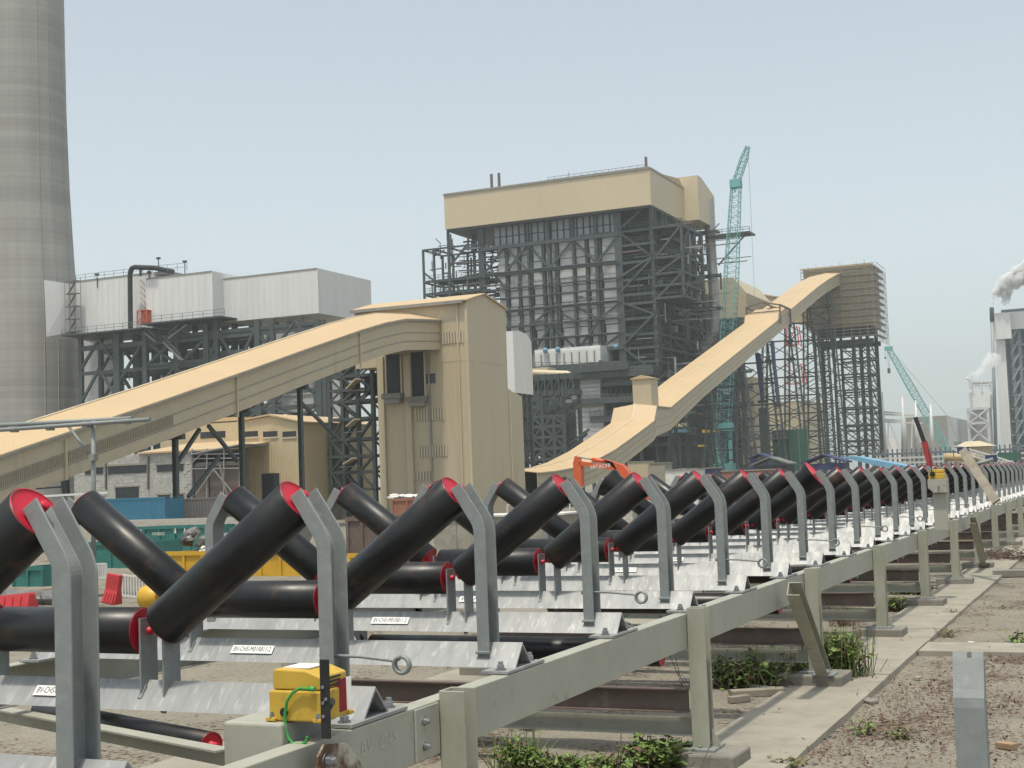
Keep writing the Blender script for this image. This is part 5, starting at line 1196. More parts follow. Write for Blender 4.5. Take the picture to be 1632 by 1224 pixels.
MB().box(on_y(1500,735,Yc2-2), on_y(1522,718,Yc2-2)+V(0,6,0)).build('cab', M['teal'], c2)
# ================================================================ right distance: second unit, silo, hall, switchyard
Yr = at(1600,600,640).y
u2 = thing('power_block', on_y(1612,720,Yr), 'second boiler house clad in pale grey with a dark open side at the right edge', 'boiler house')
xa = on_y(1592,600,Yr).x; xe = on_y(1700,600,Yr).x; zt = on_y(1600,494,Yr).z
def rbox(name, pa, pb, p0, p1, dy, dep, mat, par=None): m_ = (p0+p1)/2; a, b = V(on_y(pa,m_,Yr+dy).x, 0, on_y((pa+pb)/2,p0,Yr+dy).z), V(on_y(pb,m_,Yr+dy).x, 0, on_y((pa+pb)/2,p1,Yr+dy).z); return slab(name, (a.x, Yr+dy, b.z), (b.x, Yr+dy+dep, a.z), M[mat], par or u2)
rbox('cladding_leg', 1591, 1607, 522, 735, 0, 8, 'casing'); rbox('cladding_head', 1583.5, 1720, 494, 521.8, 0, 20, 'casing'); rbox('cladding_head', 1586, 1611, 499, 540, -3, 2.9, 'casing')
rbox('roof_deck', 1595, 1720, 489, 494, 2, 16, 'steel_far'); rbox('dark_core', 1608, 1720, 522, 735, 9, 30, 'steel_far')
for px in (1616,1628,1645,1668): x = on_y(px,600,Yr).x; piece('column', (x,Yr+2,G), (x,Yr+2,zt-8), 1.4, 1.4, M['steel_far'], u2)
for j, py in enumerate((545,565,585,606,626,648,668,690,708)):
    z = on_y(1612,py,Yr).z; rbox('floor_beam', 1612, 1720, py, py+2, 1.5, 6, 'casing_dark')
    za_ = on_y(1612,py-21,Yr).z; piece('brace', (on_y(1613,600,Yr).x,Yr+1.2,z), (on_y(1626,600,Yr).x,Yr+1.2,za_), .7, .7, M['casing_dark'], u2)
x = on_y(1587,600,Yr).x
st2 = thing('vent_stack', (x,Yr-6,G), 'thin dark vent stack beside the far boiler house giving off steam', 'stack')
MB().tube(on_y(1587.5,720,Yr-6), on_y(1581,512,Yr-6), .8, 10).build('shaft', M['casing_dark'], st2); MB().tube(on_y(1581,512,Yr-6), on_y(1580.5,490,Yr-6), 1.0, 10).build('tip', M['dark'], st2)
so_ = thing('silo_tower', on_y(1562,720,Yr-25), 'pale silo house on braced legs left of the far boiler house', 'silo')
Ys = Yr-25
def sbox(name, pa, pb, p0, p1, dy, dep, mat): m_ = (p0+p1)/2; a, b = V(on_y(pa,m_,Ys+dy).x,0,on_y(pa,p0,Ys+dy).z), V(on_y(pb,m_,Ys+dy).x,0,on_y(pa,p1,Ys+dy).z); return slab(name, (a.x, Ys+dy, b.z), (b.x, Ys+dy+dep, a.z), M[mat], so_)
MB().prism([on_y(1544,650,Ys), on_y(1578,650,Ys), on_y(1578,628,Ys), on_y(1563,623,Ys), on_y(1544,626,Ys)], (0,14,0)).build('housing', M['casing'], so_)
for px in (1545,1577):
    for dy in (.5, 13): x = on_y(px,700,Ys).x; piece('leg', (x,Ys+dy,G), (x,Ys+dy,on_y(1560,650,Ys).z), 1.1, 1.1, M['panel'], so_)
c = on_y(1561,660,Ys+7); MB().lathe([(c.z-22,.8),(c.z-7,4.6),(c.z+2.6,4.6)], 20, 'Z', True, (c.x,Ys+7,0)).build('silo_cone', M['panel'], so_)
for py in (651,674): z = on_y(1560,py,Ys).z; piece('beam', (on_y(1545,700,Ys).x,Ys+.2,z), (on_y(1577,700,Ys).x,Ys+.2,z), .8, 1.2, M['panel'], so_)
for (p0, p1) in ((652,674),(676,705),): 
    xa_, xb_ = on_y(1545,700,Ys).x, on_y(1577,700,Ys).x; piece('brace', (xa_,Ys,on_y(1560,p1,Ys).z), (xb_,Ys,on_y(1560,p0,Ys).z), .7, .7, M['panel'], so_); piece('brace', (xb_,Ys,on_y(1560,p1,Ys).z), (xa_,Ys,on_y(1560,p0,Ys).z), .7, .7, M['panel'], so_)
railing(so_, on_y(1550,620,Ys), on_y(1582,620,Ys), 3, 6, .35, 'panel'); sbox('roof_frame', 1548, 1580, 609, 611, 0, 12, 'panel')
for px in (1550,1565,1579): x = on_y(px,620,Ys).x; piece('roof_post', (x,Ys,on_y(1560,627,Ys).z), (x,Ys,on_y(1560,609,Ys).z), .6, .6, M['panel'], so_)
MB().path([on_y(1547,620,Ys-2), on_y(1546,606,Ys-2), on_y(1543.5,603,Ys-2), on_y(1541,603,Ys-2)], .6, 8).build('vent_pipe', M['panel'], so_)
hl = thing('storage_hall', on_y(1470,720,560), 'large pale grey hall in the right distance behind the switchyard', 'hall')
Yh = at(1500,690,590).y
def hb(name, pa, pb, p0, mat, dy=0, dep=60): a, b = on_y(pa,p0,Yh+dy), on_y(pb,p0,Yh+dy); return slab(name, (a.x,Yh+dy,G), (b.x,Yh+dy+dep,a.z), M[mat], hl)
xr_ = on_y(1509,665,Yh).x; hb('wall', 1443, 1509, 666, 'casing', 0, on_x(1546,672,xr_).y-Yh if on_x(1546,672,xr_).y > Yh else 80)
hb('low_wall', 1398, 1442.8, 697, 'casing', 4, 20); hb('roof_edge', 1443, 1509, 665.5, 'trim', -.6, .5)
MB().box((xr_+.02, Yh+20, G), (xr_+.5, Yh+45, 12)).build('side_door', M['casing_dark'], hl)
sy = thing('switchyard_gantry', on_y(1440,720,430), 'pale tapering gantry masts and crossbeams of the switchyard', 'gantry')
Yg = at(1440,690,420).y
for (px, pt) in ((1406,624),(1438,632),(1459,638),(1483,644)):
    a, b = on_y(px+3.5,735,Yg), on_y(px,pt,Yg); MB().tube(a, b, 1.0, 10, .22).build('mast', M['casing'], sy)
for py, pa, pb in ((649,1393,1406),(656,1393,1438),(660,1393,1460),(668,1393,1440),(672,1406,1470)):
    a, b = on_y(pa,py,Yg), on_y(pb,py+2.5,Yg); piece('crossbeam', a, b, .5, .5, M['casing'], sy)
for px in (1396,1401,1414,1452): a, b = on_y(px,735,Yg+10), on_y(px+2,668,Yg+10); piece('lattice_leg', a, b, .4, .4, M['casing'], sy); piece('lattice_leg', a+V(5,0,0), b, .4, .4, M['casing'], sy)
# long pipe rack along the far side of the yard
Yp_ = at(1500,728,330).y
pr = thing('pipe_rack', on_y(1500,730,Yp_), 'long low pipe rack with railings across the right distance', 'pipe rack')
a, b = on_y(1392,725,Yp_), on_y(1700,717,Yp_)
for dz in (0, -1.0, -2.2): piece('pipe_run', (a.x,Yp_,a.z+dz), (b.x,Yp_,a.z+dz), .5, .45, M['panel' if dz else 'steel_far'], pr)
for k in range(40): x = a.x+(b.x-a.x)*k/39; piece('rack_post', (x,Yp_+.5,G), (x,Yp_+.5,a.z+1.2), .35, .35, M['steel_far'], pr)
a, b = on_y(1590,724,Yp_-5), on_y(1625,716,Yp_-5); slab('green_cover', (a.x,Yp_-5,b.z-2.4), (b.x,Yp_-2,b.z-.6), M['net'], pr)
# cream pavilion with hipped roof
pv = thing('pavilion', on_y(1552,722,300), 'small cream pavilion with a low hipped roof right of the switchyard', 'pavilion')
Yv_ = at(1552,712,300).y; a, b = on_y(1519,713,Yv_), on_y(1585,713,Yv_); ap = on_y(1550,703,Yv_+4)
MB().add([V(a.x,Yv_,a.z),V(b.x,Yv_,a.z),V(b.x,Yv_+9,a.z),V(a.x,Yv_+9,a.z),V(ap.x-1.5,Yv_+4.5,ap.z),V(ap.x+1.5,Yv_+4.5,ap.z)], [(0,1,5,4),(1,2,5),(2,3,4,5),(3,0,4),(3,2,1,0)]).build('roof', M['tan_trim'], pv)
slab('wall', (a.x+1.2,Yv_+1,G), (b.x-1.2,Yv_+8,a.z-.02), M['tan'], pv)
# cream trough cover and lowered striped boom
t = thing('trough_cover', on_y(1532,733,150), 'cream curved cover lying in the yard below the pavilion', 'cover'); Yx = at(1532,733,150).y
a, b = on_y(1505,729,Yx), on_y(1559,728,Yx); MB().tube(a, b, .45, 12).build('cover_shell', M['tan_roof'], t); MB().box((a.x,Yx-.2,-.1),(a.x+.3,Yx+.2,a.z)).box((b.x-.3,Yx-.2,-.1),(b.x,Yx+.2,a.z)).build('saddle', M['trim'], t)
t = thing('lowered_boom', on_y(1600,737,100), 'pale lattice boom with blue joints lying low across the yard at right', 'crane boom'); Yx = at(1560,725,100).y
a, b = on_y(1519,713,Yx), on_y(1612,740,Yx); lattice_boom(t, a, b, .42, .35, 20, 'sack', .09, .05)
for f in (.18, .66): c = a+(b-a)*f; MB().box(c-V(.4,.3,.25), c+V(.4,.3,.25)).build('boom_joint', M['navy'], t)
MB().bar(a, a-V(0,0,1.2), .07).box(a-V(.15,.15,1.6), a+V(.15,.15,-1.15)).build('hook_block', M['wood'], t); MB().bar(b, V(b.x,b.y,0), .4).build('prop', M['trim'], t)
# slender red and black boom rising behind the rollers
t = thing('boom_truck', on_y(1486,750,60), 'slim red and black telescopic boom rising behind the second switch box', 'crane boom'); Yx = at(1470,710,60).y
p0, p1, p2 = on_y(1486,752,Yx), on_y(1473,704,Yx), on_y(1459,665,Yx)
MB().bar(p0, p1, .26).build('boom_base', M['gunmetal'], t); MB().bar(p1, p2, .17).build('boom_tip', M['black'], t); MB().box((p0.x-.6,Yx-.5,-.02), (p0.x+1.5,Yx+.5,p0.z)).build('turret', M['gunmetal'], t)
# ================================================================ yard at left: workshop, containers, bins, barriers
Yw = at(430, 720, 172).y
ws = thing('workshop', on_y(430,780,Yw), 'tan workshop with grey blockwork wing and dark slot windows under the coal gallery', 'building')
def wb(name, pa, pb, p0, p1, dy, dep, mat, par=None): a, b = on_y(pa, p0, Yw+dy), on_y(pb, p1, Yw+dy); return slab(name, (a.x, Yw+dy, b.z), (b.x, Yw+dy+dep, a.z), M[mat], par or ws)
g0, g1, g2_, g3, g4 = on_y(386,780,Yw), on_y(483,780,Yw), on_y(484,674,Yw), on_y(430,663,Yw), on_y(386,672,Yw)
MB().prism([(g0.x,Yw,G),(g1.x,Yw,G),(g1.x,Yw,g2_.z),(g3.x,Yw,g3.z),(g0.x,Yw,g4.z)], (0,18,0)).build('gable_wall', M['tan_yellow'], ws)
MB().prism([(g0.x-.3,Yw-.3,g4.z+.02),(g3.x,Yw-.3,g3.z+.05),(g1.x+.3,Yw-.3,g2_.z+.02),(g1.x+.3,Yw-.3,g2_.z+.2),(g3.x,Yw-.3,g3.z+.25),(g0.x-.3,Yw-.3,g4.z+.2)], (0,18.6,0)).build('roof_sheet', M['tan_roof'], ws)
for pa, pb in ((387,411),(419,442),(450,472)):
    w_ = wb('window', pa, pb, 688, 697, -.04, .035, 'glass'); wb('window_sill', pa-.5, pb+.5, 697, 698.2, -.12, .115, 'tan_trim')
wb('door', 417, 446, 755, 805, -.05, .045, 'dark'); wb('door_frame', 416, 417, 754, 805, -.09, .085, 'tan_trim'); wb('door_frame', 446, 447, 754, 805, -.09, .085, 'tan_trim')
wb('high_wall', 255, 385.8, 680, 722, 4, 12, 'tan_yellow'); wb('window', 319, 359, 689, 697, 3.95, .04, 'glass'); wb('window', 280, 292, 693, 698, 3.95, .04, 'glass'); wb('ridge_vent', 330, 380, 670, 678, 9, 2, 'trim'); wb('ridge_vent_roof', 326, 383, 667.5, 669.8, 8, 4, 'tan_roof')
a, b = on_y(222,724,Yw-6), on_y(384,723,Yw-6); c, d = on_y(240,712,Yw+3.8), on_y(384,706,Yw+3.8)
MB().prism([(a.x,Yw-6.4,a.z),(a.x,Yw+3.9,c.z),(a.x,Yw+3.9,c.z+.2),(a.x,Yw-6.4,a.z+.2)], (b.x-a.x,0,0)).build('lean_to_roof', M['tan_roof'], ws)
# blockwork wing, built of blocks in courses with uneven tone
bw = thing('blockwork_wing', on_y(220,780,Yw-6), 'rough grey block wall with dark openings left of the tan workshop', 'wall')
xa, xb_, zt = on_y(118,760,Yw-6).x, on_y(305,760,Yw-6).x, on_y(220,724,Yw-6).z
slab('wall_face', (xa, Yw-6, G), (xb_, Yw-5.5, zt-.05), M['block'], bw)
rb = random.Random(4); mb = MB(); z = G; j = 0
while z < zt-.3:
    x = xa+(.45 if j%2 else 0)
    while x < xb_-.9: mb.box((x+.012, Yw-6.02-rb.uniform(0,.035), z+.012), (x+.878, Yw-5.99, z+.388)); x += .89
    z += .4; j += 1
tag(mb.build('block_courses', M['block'], bw), kind='stuff')
for (pa, pb, p0, p1) in ((135,164,746,755),(172,233,743.5,753),(250,292,741,750),(184,221,777,797),(252,270,789,800),(276,292,788,800),(150,165,792,800)):
    a, b = on_y(pa,p0,Yw-6.1), on_y(pb,p1,Yw-6.1); slab('opening', (a.x,Yw-6.12,b.z), (b.x,Yw-6.075,a.z), M['glass'], bw); slab('lintel', (a.x-.2,Yw-6.18,a.z), (b.x+.2,Yw-6.08,a.z+.2), M['concrete'], bw)
for px in (168.5, 236): a, b = on_y(px,727,Yw-6.2), on_y(px,780,Yw-6.2); piece('drain_pipe', a, b, .18, .18, M['primer'], bw)
# open scaffolded shed
sh = thing('open_shed', on_y(345,780,Yw-5), 'dim open shed with scaffolding and brown hoarding beside the workshop door', 'shed')
def shb(name, pa, pb, p0, p1, dy, dep, mat): a, b = on_y(pa, p0, Yw+dy), on_y(pb, p1, Yw+dy); return slab(name, (a.x, Yw+dy, b.z), (b.x, Yw+dy+dep, a.z), M[mat], sh)
shb('back_wall', 306, 384, 716, 800, -1, .5, 'dark')
MB().prism([on_y(302,723,Yw-7), on_y(384,707,Yw-7), on_y(384,709,Yw-7), on_y(302,725,Yw-7)], (0,6,0)).build('mono_roof', M['casing_dark'], sh)
for k, (pa, pb) in enumerate(((310,333),(334,357),(358,381))): shb('hoarding_panel', pa, pb, 739, 800, -6, .3, 'primer')
shb('hoarding_panel', 312, 380, 737.5, 741, -6.4, .35, 'pad')
for px in (306,330,357,382): a, b = on_y(px,800,Yw-6.6), on_y(px,715,Yw-6.6); piece('scaffold_pole', a, b, .14, .14, M['pipe'], sh)
for py in (724,731,747): a, b = on_y(305,py,Yw-6.7), on_y(383,py-1,Yw-6.7); piece('scaffold_rail', a, b, .12, .12, M['pipe'], sh)
for (a, b) in (((312,789),(340,748)),((340,748),(375,790)),((306,737),(330,716)),((350,740),(362,790))): piece('scaffold_brace', on_y(*a,Yw-6.8), on_y(*b,Yw-6.8), .14, .14, M['trim'], sh)
# ground level there is lower; containers
def container(px0, px1, pt, d, lab, mat, hgt=2.6, dep=2.44, rib=True):
    Yk_ = at((px0+px1)/2, pt, d).y; a, b = on_y(px0,pt,Yk_), on_y(px1,pt,Yk_); z1 = a.z; z0 = max(G, z1-hgt)
    t = thing('container', ((a.x+b.x)/2, Yk_, z0), lab, 'container', 'shipping containers in the yard')
    MB().box((a.x+.08,Yk_+.05,z0+.12), (b.x-.08,Yk_+dep-.05,z1-.1)).build('shell', M[mat], t)
    mb = MB(); n = int((b.x-a.x)/.28)
    for k in range(n):
        x = a.x+.1+(b.x-a.x-.2)*k/n; mb.prism([(x,Yk_+.05,z0+.12),(x+.06,Yk_+.008,z0+.12),(x+.15,Yk_+.008,z0+.12),(x+.21,Yk_+.05,z0+.12)], (0,0,z1-z0-.24))
    tag(mb.build('corrugation', M[mat], t), kind='stuff')
    for x in (a.x, b.x-.12): slab('corner_post', (x,Yk_,z0), (x+.12,Yk_+.12,z1), M[mat], t)
    slab('top_rail', (a.x+.121,Yk_,z1-.12), (b.x-.121,Yk_+.06,z1-.001), M[mat], t); slab('roof_sheet', (a.x,Yk_+.13,z1), (b.x,Yk_+dep,z1+.03), M[mat], t)
    return t
container(166, 262, 796, 104, 'blue corrugated shipping container below the block wall', 'blue_box')
container(264, 352, 796, 106, 'grey shipping container right of the blue one', 'grey_box')
# low concrete kerb wall in front of containers
def lbox(name, label, cat, pa, pb, p0, p1, d, dep, mat, group=None):
    Yk_ = at((pa+pb)/2,(p0+p1)/2,d).y; a, b = on_y(pa,p0,Yk_), on_y(pb,p1,Yk_); t = thing(name, ((a.x+b.x)/2,Yk_,b.z), label, cat, group); return t, a, b, Yk_
t, a, b, Y_ = lbox('rubble_bank', 'strip of pale rubble in front of the shipping containers', 'rubble', 100, 420, 831, 845, 80, 3, 'concrete'); rb = random.Random(2)
mb = MB()
for k in range(160): 
    x = rb.uniform(a.x,b.x); y = Y_+rb.uniform(0,4); s = rb.uniform(.1,.35); c = V(x,y,hground(x,y)+rb.uniform(0,1.0)); mb.add([c+V(s*math.cos(i*1.05)*rb.uniform(.6,1),s*math.sin(i*1.05)*rb.uniform(.6,1),0) for i in range(6)]+[c+V(0,0,s*.7)], [(i,(i+1)%6,6) for i in range(6)])
tag(mb.build('rubble', M['pad'], t), kind='stuff'); MB().prism([(a.x,Y_+1,G),(b.x,Y_+1,G),(b.x,Y_+3,a.z-.15),(a.x,Y_+3,a.z-.15)], (0,3,0)).build('bank', M['pad'], t)
# teal skips
def skip(pa, pb, p0, p1, d, lab, mat='teal_bin', dep=2.2, txt=None, hooks=True):
    t, a, b, Y_ = lbox('skip_bin', lab, 'skip', pa, pb, p0, p1, d, dep, mat, 'skips and waste bins in the yard')
    x0, x1, z0, z1 = a.x, b.x, b.z, a.z; wl = .06
    MB().box((x0,Y_,z0),(x1,Y_+wl,z1)).box((x0,Y_+dep-wl,z0),(x1,Y_+dep,z1)).box((x0,Y_+wl+.001,z0),(x0+wl,Y_+dep-wl-.001,z1)).box((x1-wl,Y_+wl+.001,z0),(x1,Y_+dep-wl-.001,z1)).box((x0+.07,Y_+.07,z0),(x1-.07,Y_+dep-.07,z0+.06)).build('bin_shell', M[mat], t)
    slab('rim', (x0-.03,Y_-.06,z1-.1), (x1+.03,Y_-.002,z1+.04), M[mat], t)
    n = max(2, int((x1-x0)/.75))
    for k in range(n+1): x = x0+(x1-x0-.1)*k/n; slab('rib', (x,Y_-.055,z0), (x+.1,Y_-.003,z1-.101), M[mat], t)
    if hooks:
        for f in (.18,.62,.74): x = x0+(x1-x0)*f; MB().prism([(x-.05,Y_-.1,z1-.3),(x+.06,Y_-.1,z1-.3),(x+.02,Y_-.1,z1-.08),(x-.01,Y_-.1,z1-.08)], (0,.03,0)).build('lifting_hook', M['sack'], t)
    if txt:
        me = text_mesh('lettering', txt, .19, M['sack'], .002); o = sub(t, 'lettering', me, V(x0+(x1-x0)*.40,Y_-.06,z1-.32)-ORG[t.name]); o.rotation_euler = (math.pi/2,0,0)
    return t, (x0,x1,Y_,z0,z1,dep)
skip(205, 330, 841, 886, 63, 'teal green skip with white lettering behind the yellow bin', txt='FR3BB02')
skip(120, 236, 866, 905, 55, 'teal green skip partly hidden by the black rollers at left', hooks=False)
skip(20, 70, 905, 935, 48, 'low teal skip behind the red barrier at the far left', hooks=False)
ty, dims = skip(262, 482, 881, 918, 45, 'yellow waste bin heaped with black refuse bags', 'yellow_bin', 2.4, hooks=False)
# heap of bags
rb = random.Random(6); x0,x1,Y_,z0,z1,dep = dims
hp_ = thing('rubbish_heap', ((x0+x1)/2,Y_+1,z1), 'heap of black bags and scrap in the yellow waste bin', 'rubbish')
def lump(c, s, mat, nm, sq=.7):
    bm = bmesh.new(); bmesh.ops.create_icosphere(bm, subdivisions=2, radius=1)
    sd = V(rb.uniform(0,99),rb.uniform(0,99),0)
    mb = MB(); vs = [Vector(c)+Vector((v.co.x*s, v.co.y*s, v.co.z*s*sq))*(1+.42*mnoise.noise(v.co*1.9+sd)+.2*mnoise.noise(v.co*4+sd)) for v in bm.verts]
    mb.add(vs, [tuple(v.index for v in f.verts) for f in bm.faces], False); bm.free(); return mb.build(nm, M[mat], hp_)
for k in range(34): lump((rb.uniform(x0+.1,x0+(x1-x0)*.66), Y_+rb.uniform(.4,1.8), z1+rb.uniform(-.1,.62)), rb.uniform(.2,.4), rb.choice(('bag','bag','bag','grey_box')), 'refuse_bag')
for k in range(4): lump((rb.uniform(x0+1,x1-.5), Y_+.5, z1+rb.uniform(0,.2)), rb.uniform(.15,.25), 'sack', 'paper_sack', .5)
for k in range(5): p = V(rb.uniform(x0+.4,x1-.6), Y_+rb.uniform(.3,1), z1+.15); MB().bar(p, p+V(rb.uniform(-.6,.6),.3,rb.uniform(.1,.5)), .08, .03).build('scrap_plank', M['wood'], hp_)
# second yellow bin to the right with a rusty frame
skip(556, 640, 884, 930, 42, 'yellow bin between the rollers below the rusty skip', 'yellow_bin', 2.2, hooks=False)
skip(552, 604, 826, 884, 46, 'rusty brown steel skip right of the yellow bin', 'primer', 2.2, hooks=False)
skip(624, 700, 796, 850, 74, 'rusty orange skip with white sacking on top near the transfer tower', 'orange_primer', 2.4, hooks=False)
hp_ = thing('sacking', on_y(655,792,at(655,792,74).y+1), 'white sacking laid over the rusty skip near the transfer tower', 'sacking')
for k in range(6): c = on_y(628+11*k, 792, at(655,792,74).y+.9); lump(c, .36, 'sack', 'sack', .42)
# pale hoarding behind the rollers in the middle, blue drum
t, a, b, Y_ = lbox('site_cabin', 'pale site cabin wall behind the rollers in the middle', 'cabin', 690, 900, 826, 905, 60, 3, 'tan')
x = a.x; k = 0
while x < b.x: slab('wall_panel', (x,Y_,G), (min(x+1.15,b.x),Y_+2.4,a.z), M['sack' if k%4==3 else 'concrete'], t); x += 1.17; k += 1
slab('roof_edge', (a.x-.1,Y_-.1,a.z+.001), (b.x+.1,Y_+2.5,a.z+.08), M['sack'], t)
t, a, b, Y_ = lbox('railing', 'white railing panel behind the rollers in the middle of the yard', 'railing', 905, 935, 803, 826, 62, 1, 'white')
railing(t, (a.x-3,Y_,b.z-.8), (b.x+3,Y_,b.z-.8), 1.5, 20, .05, 'sack')
# red plastic barriers, white gates, orange pot, timber
def barrier(px, py, d, lab, lean=0, wpx=34):
    Y_ = at(px,py,d).y; p = on_y(px,py,Y_); t = thing('plastic_barrier', (p.x,Y_,p.z), lab, 'barrier', 'red plastic barriers')
    s = wpx*d/FPX/2; hh = .95 if wpx < 50 else .4; mb = MB(); sec = [(-.22,0),(.22,0),(.20,.12),(.10,.45),(.09,hh),(-.09,hh),(-.10,.45),(-.20,.12)]
    mb.prism([(p.x-s,Y_+y,p.z+z) for y, z in sec], (2*s,0,0)); o = mb.build('barrier_body', M['barrier_red'], t, bevel=.03); 
    for f in (-.6,-.2,.2,.6): MB().prism([(p.x+s*f-.04,Y_-.225+.0,p.z+.05),(p.x+s*f+.04,Y_-.225,p.z+.05),(p.x+s*f+.04,Y_-.13,p.z+.36),(p.x+s*f-.04,Y_-.13,p.z+.36)], (0,-.03,.0)).build('barrier_rib', M['barrier_red'], t)
    t.rotation_euler = (0, lean, 0); return t
barrier(178, 962, 44, 'leaning red plastic barrier by the white gates at left', .16, 26)
barrier(20, 972, 40, 'red plastic barrier lying at the left edge behind the black roller', -.08, 86)
def gate(px, py, d, lab, wpx, hpx, yaw):
    Y_ = at(px,py,d).y; p = on_y(px,py,Y_); t = thing('gate_panel', (p.x,Y_,p.z), lab, 'gate', 'white barred gates'); W_, H_ = wpx*d/FPX, hpx*d/FPX; mb = MB()
    u = V(math.cos(yaw), math.sin(yaw), -.12 if yaw else 0)
    o = V(p.x,Y_,p.z)
    for z in (0, H_): mb.bar(o+V(0,0,z), o+u*W_+V(0,0,z), .06)
    mb.build('rail', M['sack'], t)
    n = 7
    for k in range(n+1): MB().bar(o+u*W_*k/n, o+u*W_*k/n+V(0,0,H_), .05).build('bar', M['sack'], t)
gate(150, 921, 50, 'white barred gate panel behind the near upright', 25, 22, 0); gate(196, 949, 46, 'white barred gate panel right of the leaning red barrier', 34, 32, .25)
hp_ = thing('mixer_drum', on_y(236,965,at(236,965,42).y), 'yellow drum behind the crossing rollers at left', 'drum')
p = on_y(238,952,at(236,965,42).y); MB().lathe([(-.25,.18),(-.2,.34),(.1,.40),(.35,.28),(.4,.24),(.4,.2),(.1,.0)], 20, 'X', True, p).build('drum_shell', M['yellow_bin'], hp_); MB().tube((p.x,p.y,G-.2),(p.x,p.y,p.z-.2),.06,8).build('stand', M['trim'], hp_)
t, a, b, Y_ = lbox('timber_stack', 'stack of pale timber boards behind the left rollers', 'timber', 38, 66, 912, 930, 52, 1, 'wood'); 
for j in range(4): slab('board', (a.x-.4+.1*j,Y_,b.z+.1*j), (b.x+.5,Y_+.8,b.z+.1*j+.085), M['wood'], t)
t, a, b, Y_ = lbox('grey_tarp', 'heap of grey sheeting at the left edge behind the first roller', 'sheeting', 0, 70, 940, 960, 46, 1, 'grey_box'); hp_ = t
for k in range(5): lump((a.x+(b.x-a.x)*k/4, Y_+.5, b.z+.1), .5, 'grey_box', 'sheet_fold', .5)
# scaffold pipe awning at the far left
Ya = at(120,680,26).y
t = thing('pipe_awning', on_y(150,780,Ya), 'grey pipe awning frame on a post at the left edge', 'pipe frame')
MB().tube(on_y(-80,682,Ya), on_y(211,667,Ya), .045, 10).build('upper_pipe', M['galv_dull'], t); MB().tube(on_y(-80,691,Ya-.15), on_y(239,668.5,Ya-.15), .04, 10).build('lower_pipe', M['galv_dull'], t)
MB().tube(on_y(149,900,Ya-.07), on_y(149,671,Ya-.07), .045, 10).build('post', M['galv_dull'], t); MB().tube(on_y(106,675,Ya), on_y(147,731,Ya), .03, 10).build('diagonal', M['galv_dull'], t)
for (px, py) in ((23,684),(80,681),(138,676),(203,671),(149,729)): p = on_y(px,py,Ya-.1); MB().box(p-V(.06,.06,.06), p+V(.06,.06,.06)).build('clamp', M['trim'], t)
# dark steel jib and tube behind the first rollers
Yj = at(100,785,40).y
t = thing('steel_jib', on_y(103,790,Yj), 'short dark steel jib with a thick knuckle behind the first rollers', 'steel jib')
MB().bar(on_y(58,779,Yj), on_y(97,776,Yj), .045).prism([on_y(97,773,Yj),on_y(97,768,Yj),on_y(106,765,Yj),on_y(107,787,Yj),on_y(99,787,Yj)], (0,.12,0)).build('jib', M['dark'], t); MB().bar(on_y(66,791,Yj), on_y(172,785,Yj), .06).build('tube', M['casing'], t); MB().tube(on_y(103,786,Yj+.06), V(on_y(103,786,Yj).x,Yj+.06,G), .05, 8).build('stand', M['trim'], t)
# orange excavator: only its boom, arm and cab roof rise above the rollers
Ye = at(955,745,92).y
ex = thing('excavator', on_y(960,790,Ye), 'orange excavator with its arm folded, behind the rollers in the centre', 'excavator')
P = lambda x, y: on_y(x, y, Ye)
MB().prism([P(913,738),P(916,727),P(921,728),P(926,745),P(927,775),P(916,775)], (0,.55,0)).build('dipper_arm', M['orange'], ex)
MB().prism([P(922,735),P(942,738),P(972,741),P(976,736),P(962,732),P(992,741),P(1000,751),P(1010,775),P(998,775),P(985,752),P(970,748),P(924,742)], (0,.6,0)).build('boom', M['orange'], ex)
MB().tube(P(921,729)+V(0,.3,0), P(942,732)+V(0,.3,0), .06, 8).build('ram_rod', M['galv'], ex); MB().tube(P(941,732)+V(0,.3,0), P(965,736)+V(0,.3,0), .13, 8).build('ram_cylinder', M['orange'], ex)
MB().box(P(985,800)+V(0,-.9,0), P(1040,776)+V(0,2.0,0)).build('upper_body', M['orange'], ex)
for s in (-1.2, 1.4): MB().box((P(980,800).x,Ye+s-.3,G), (P(1045,800).x,Ye+s+.3,G+.9)).build('crawler_track', M['dark'], ex)
me = text_mesh('lettering', 'HITACHI', .36, M['white'], .004); o = sub(ex, 'lettering', me, P(957,743.4)+V(0,-.012,0)-ORG[ex.name]); o.rotation_euler = (math.pi/2,-.06,0)
# low sheds and stores in the middle distance
def shed(pa, pb, p0, p1, d, lab, wall, roof, rise=1.0):
    Y_ = at((pa+pb)/2,p0,d).y; a, b = on_y(pa,p0,Y_), on_y(pb,p1,Y_); t = thing('store_shed', ((a.x+b.x)/2,Y_,G), lab, 'shed', 'low sheds in the middle distance')
    slab('wall', (a.x,Y_,G), (b.x,Y_+5,a.z-rise), M[wall], t); xm_ = (a.x+b.x)/2
    MB().prism([(a.x-.4,Y_-.4,a.z-rise+.02),(xm_,Y_-.4,a.z),(b.x+.4,Y_-.4,a.z-rise+.02),(b.x+.4,Y_-.4,a.z-rise+.25),(xm_,Y_-.4,a.z+.22),(a.x-.4,Y_-.4,a.z-rise+.25)], (0,5.8,0)).build('roof', M[roof], t); return t
shed(1200, 1256, 731, 765, 230, 'grey roofed shed below the green netting', 'dark', 'grating', 1.2)
shed(1280, 1345, 727, 765, 205, 'navy roofed shed beneath the high tower legs', 'navy', 'navy', 1.2)
shed(1195, 1225, 725, 760, 250, 'small navy roofed store left of the green netting', 'navy', 'navy', .8)
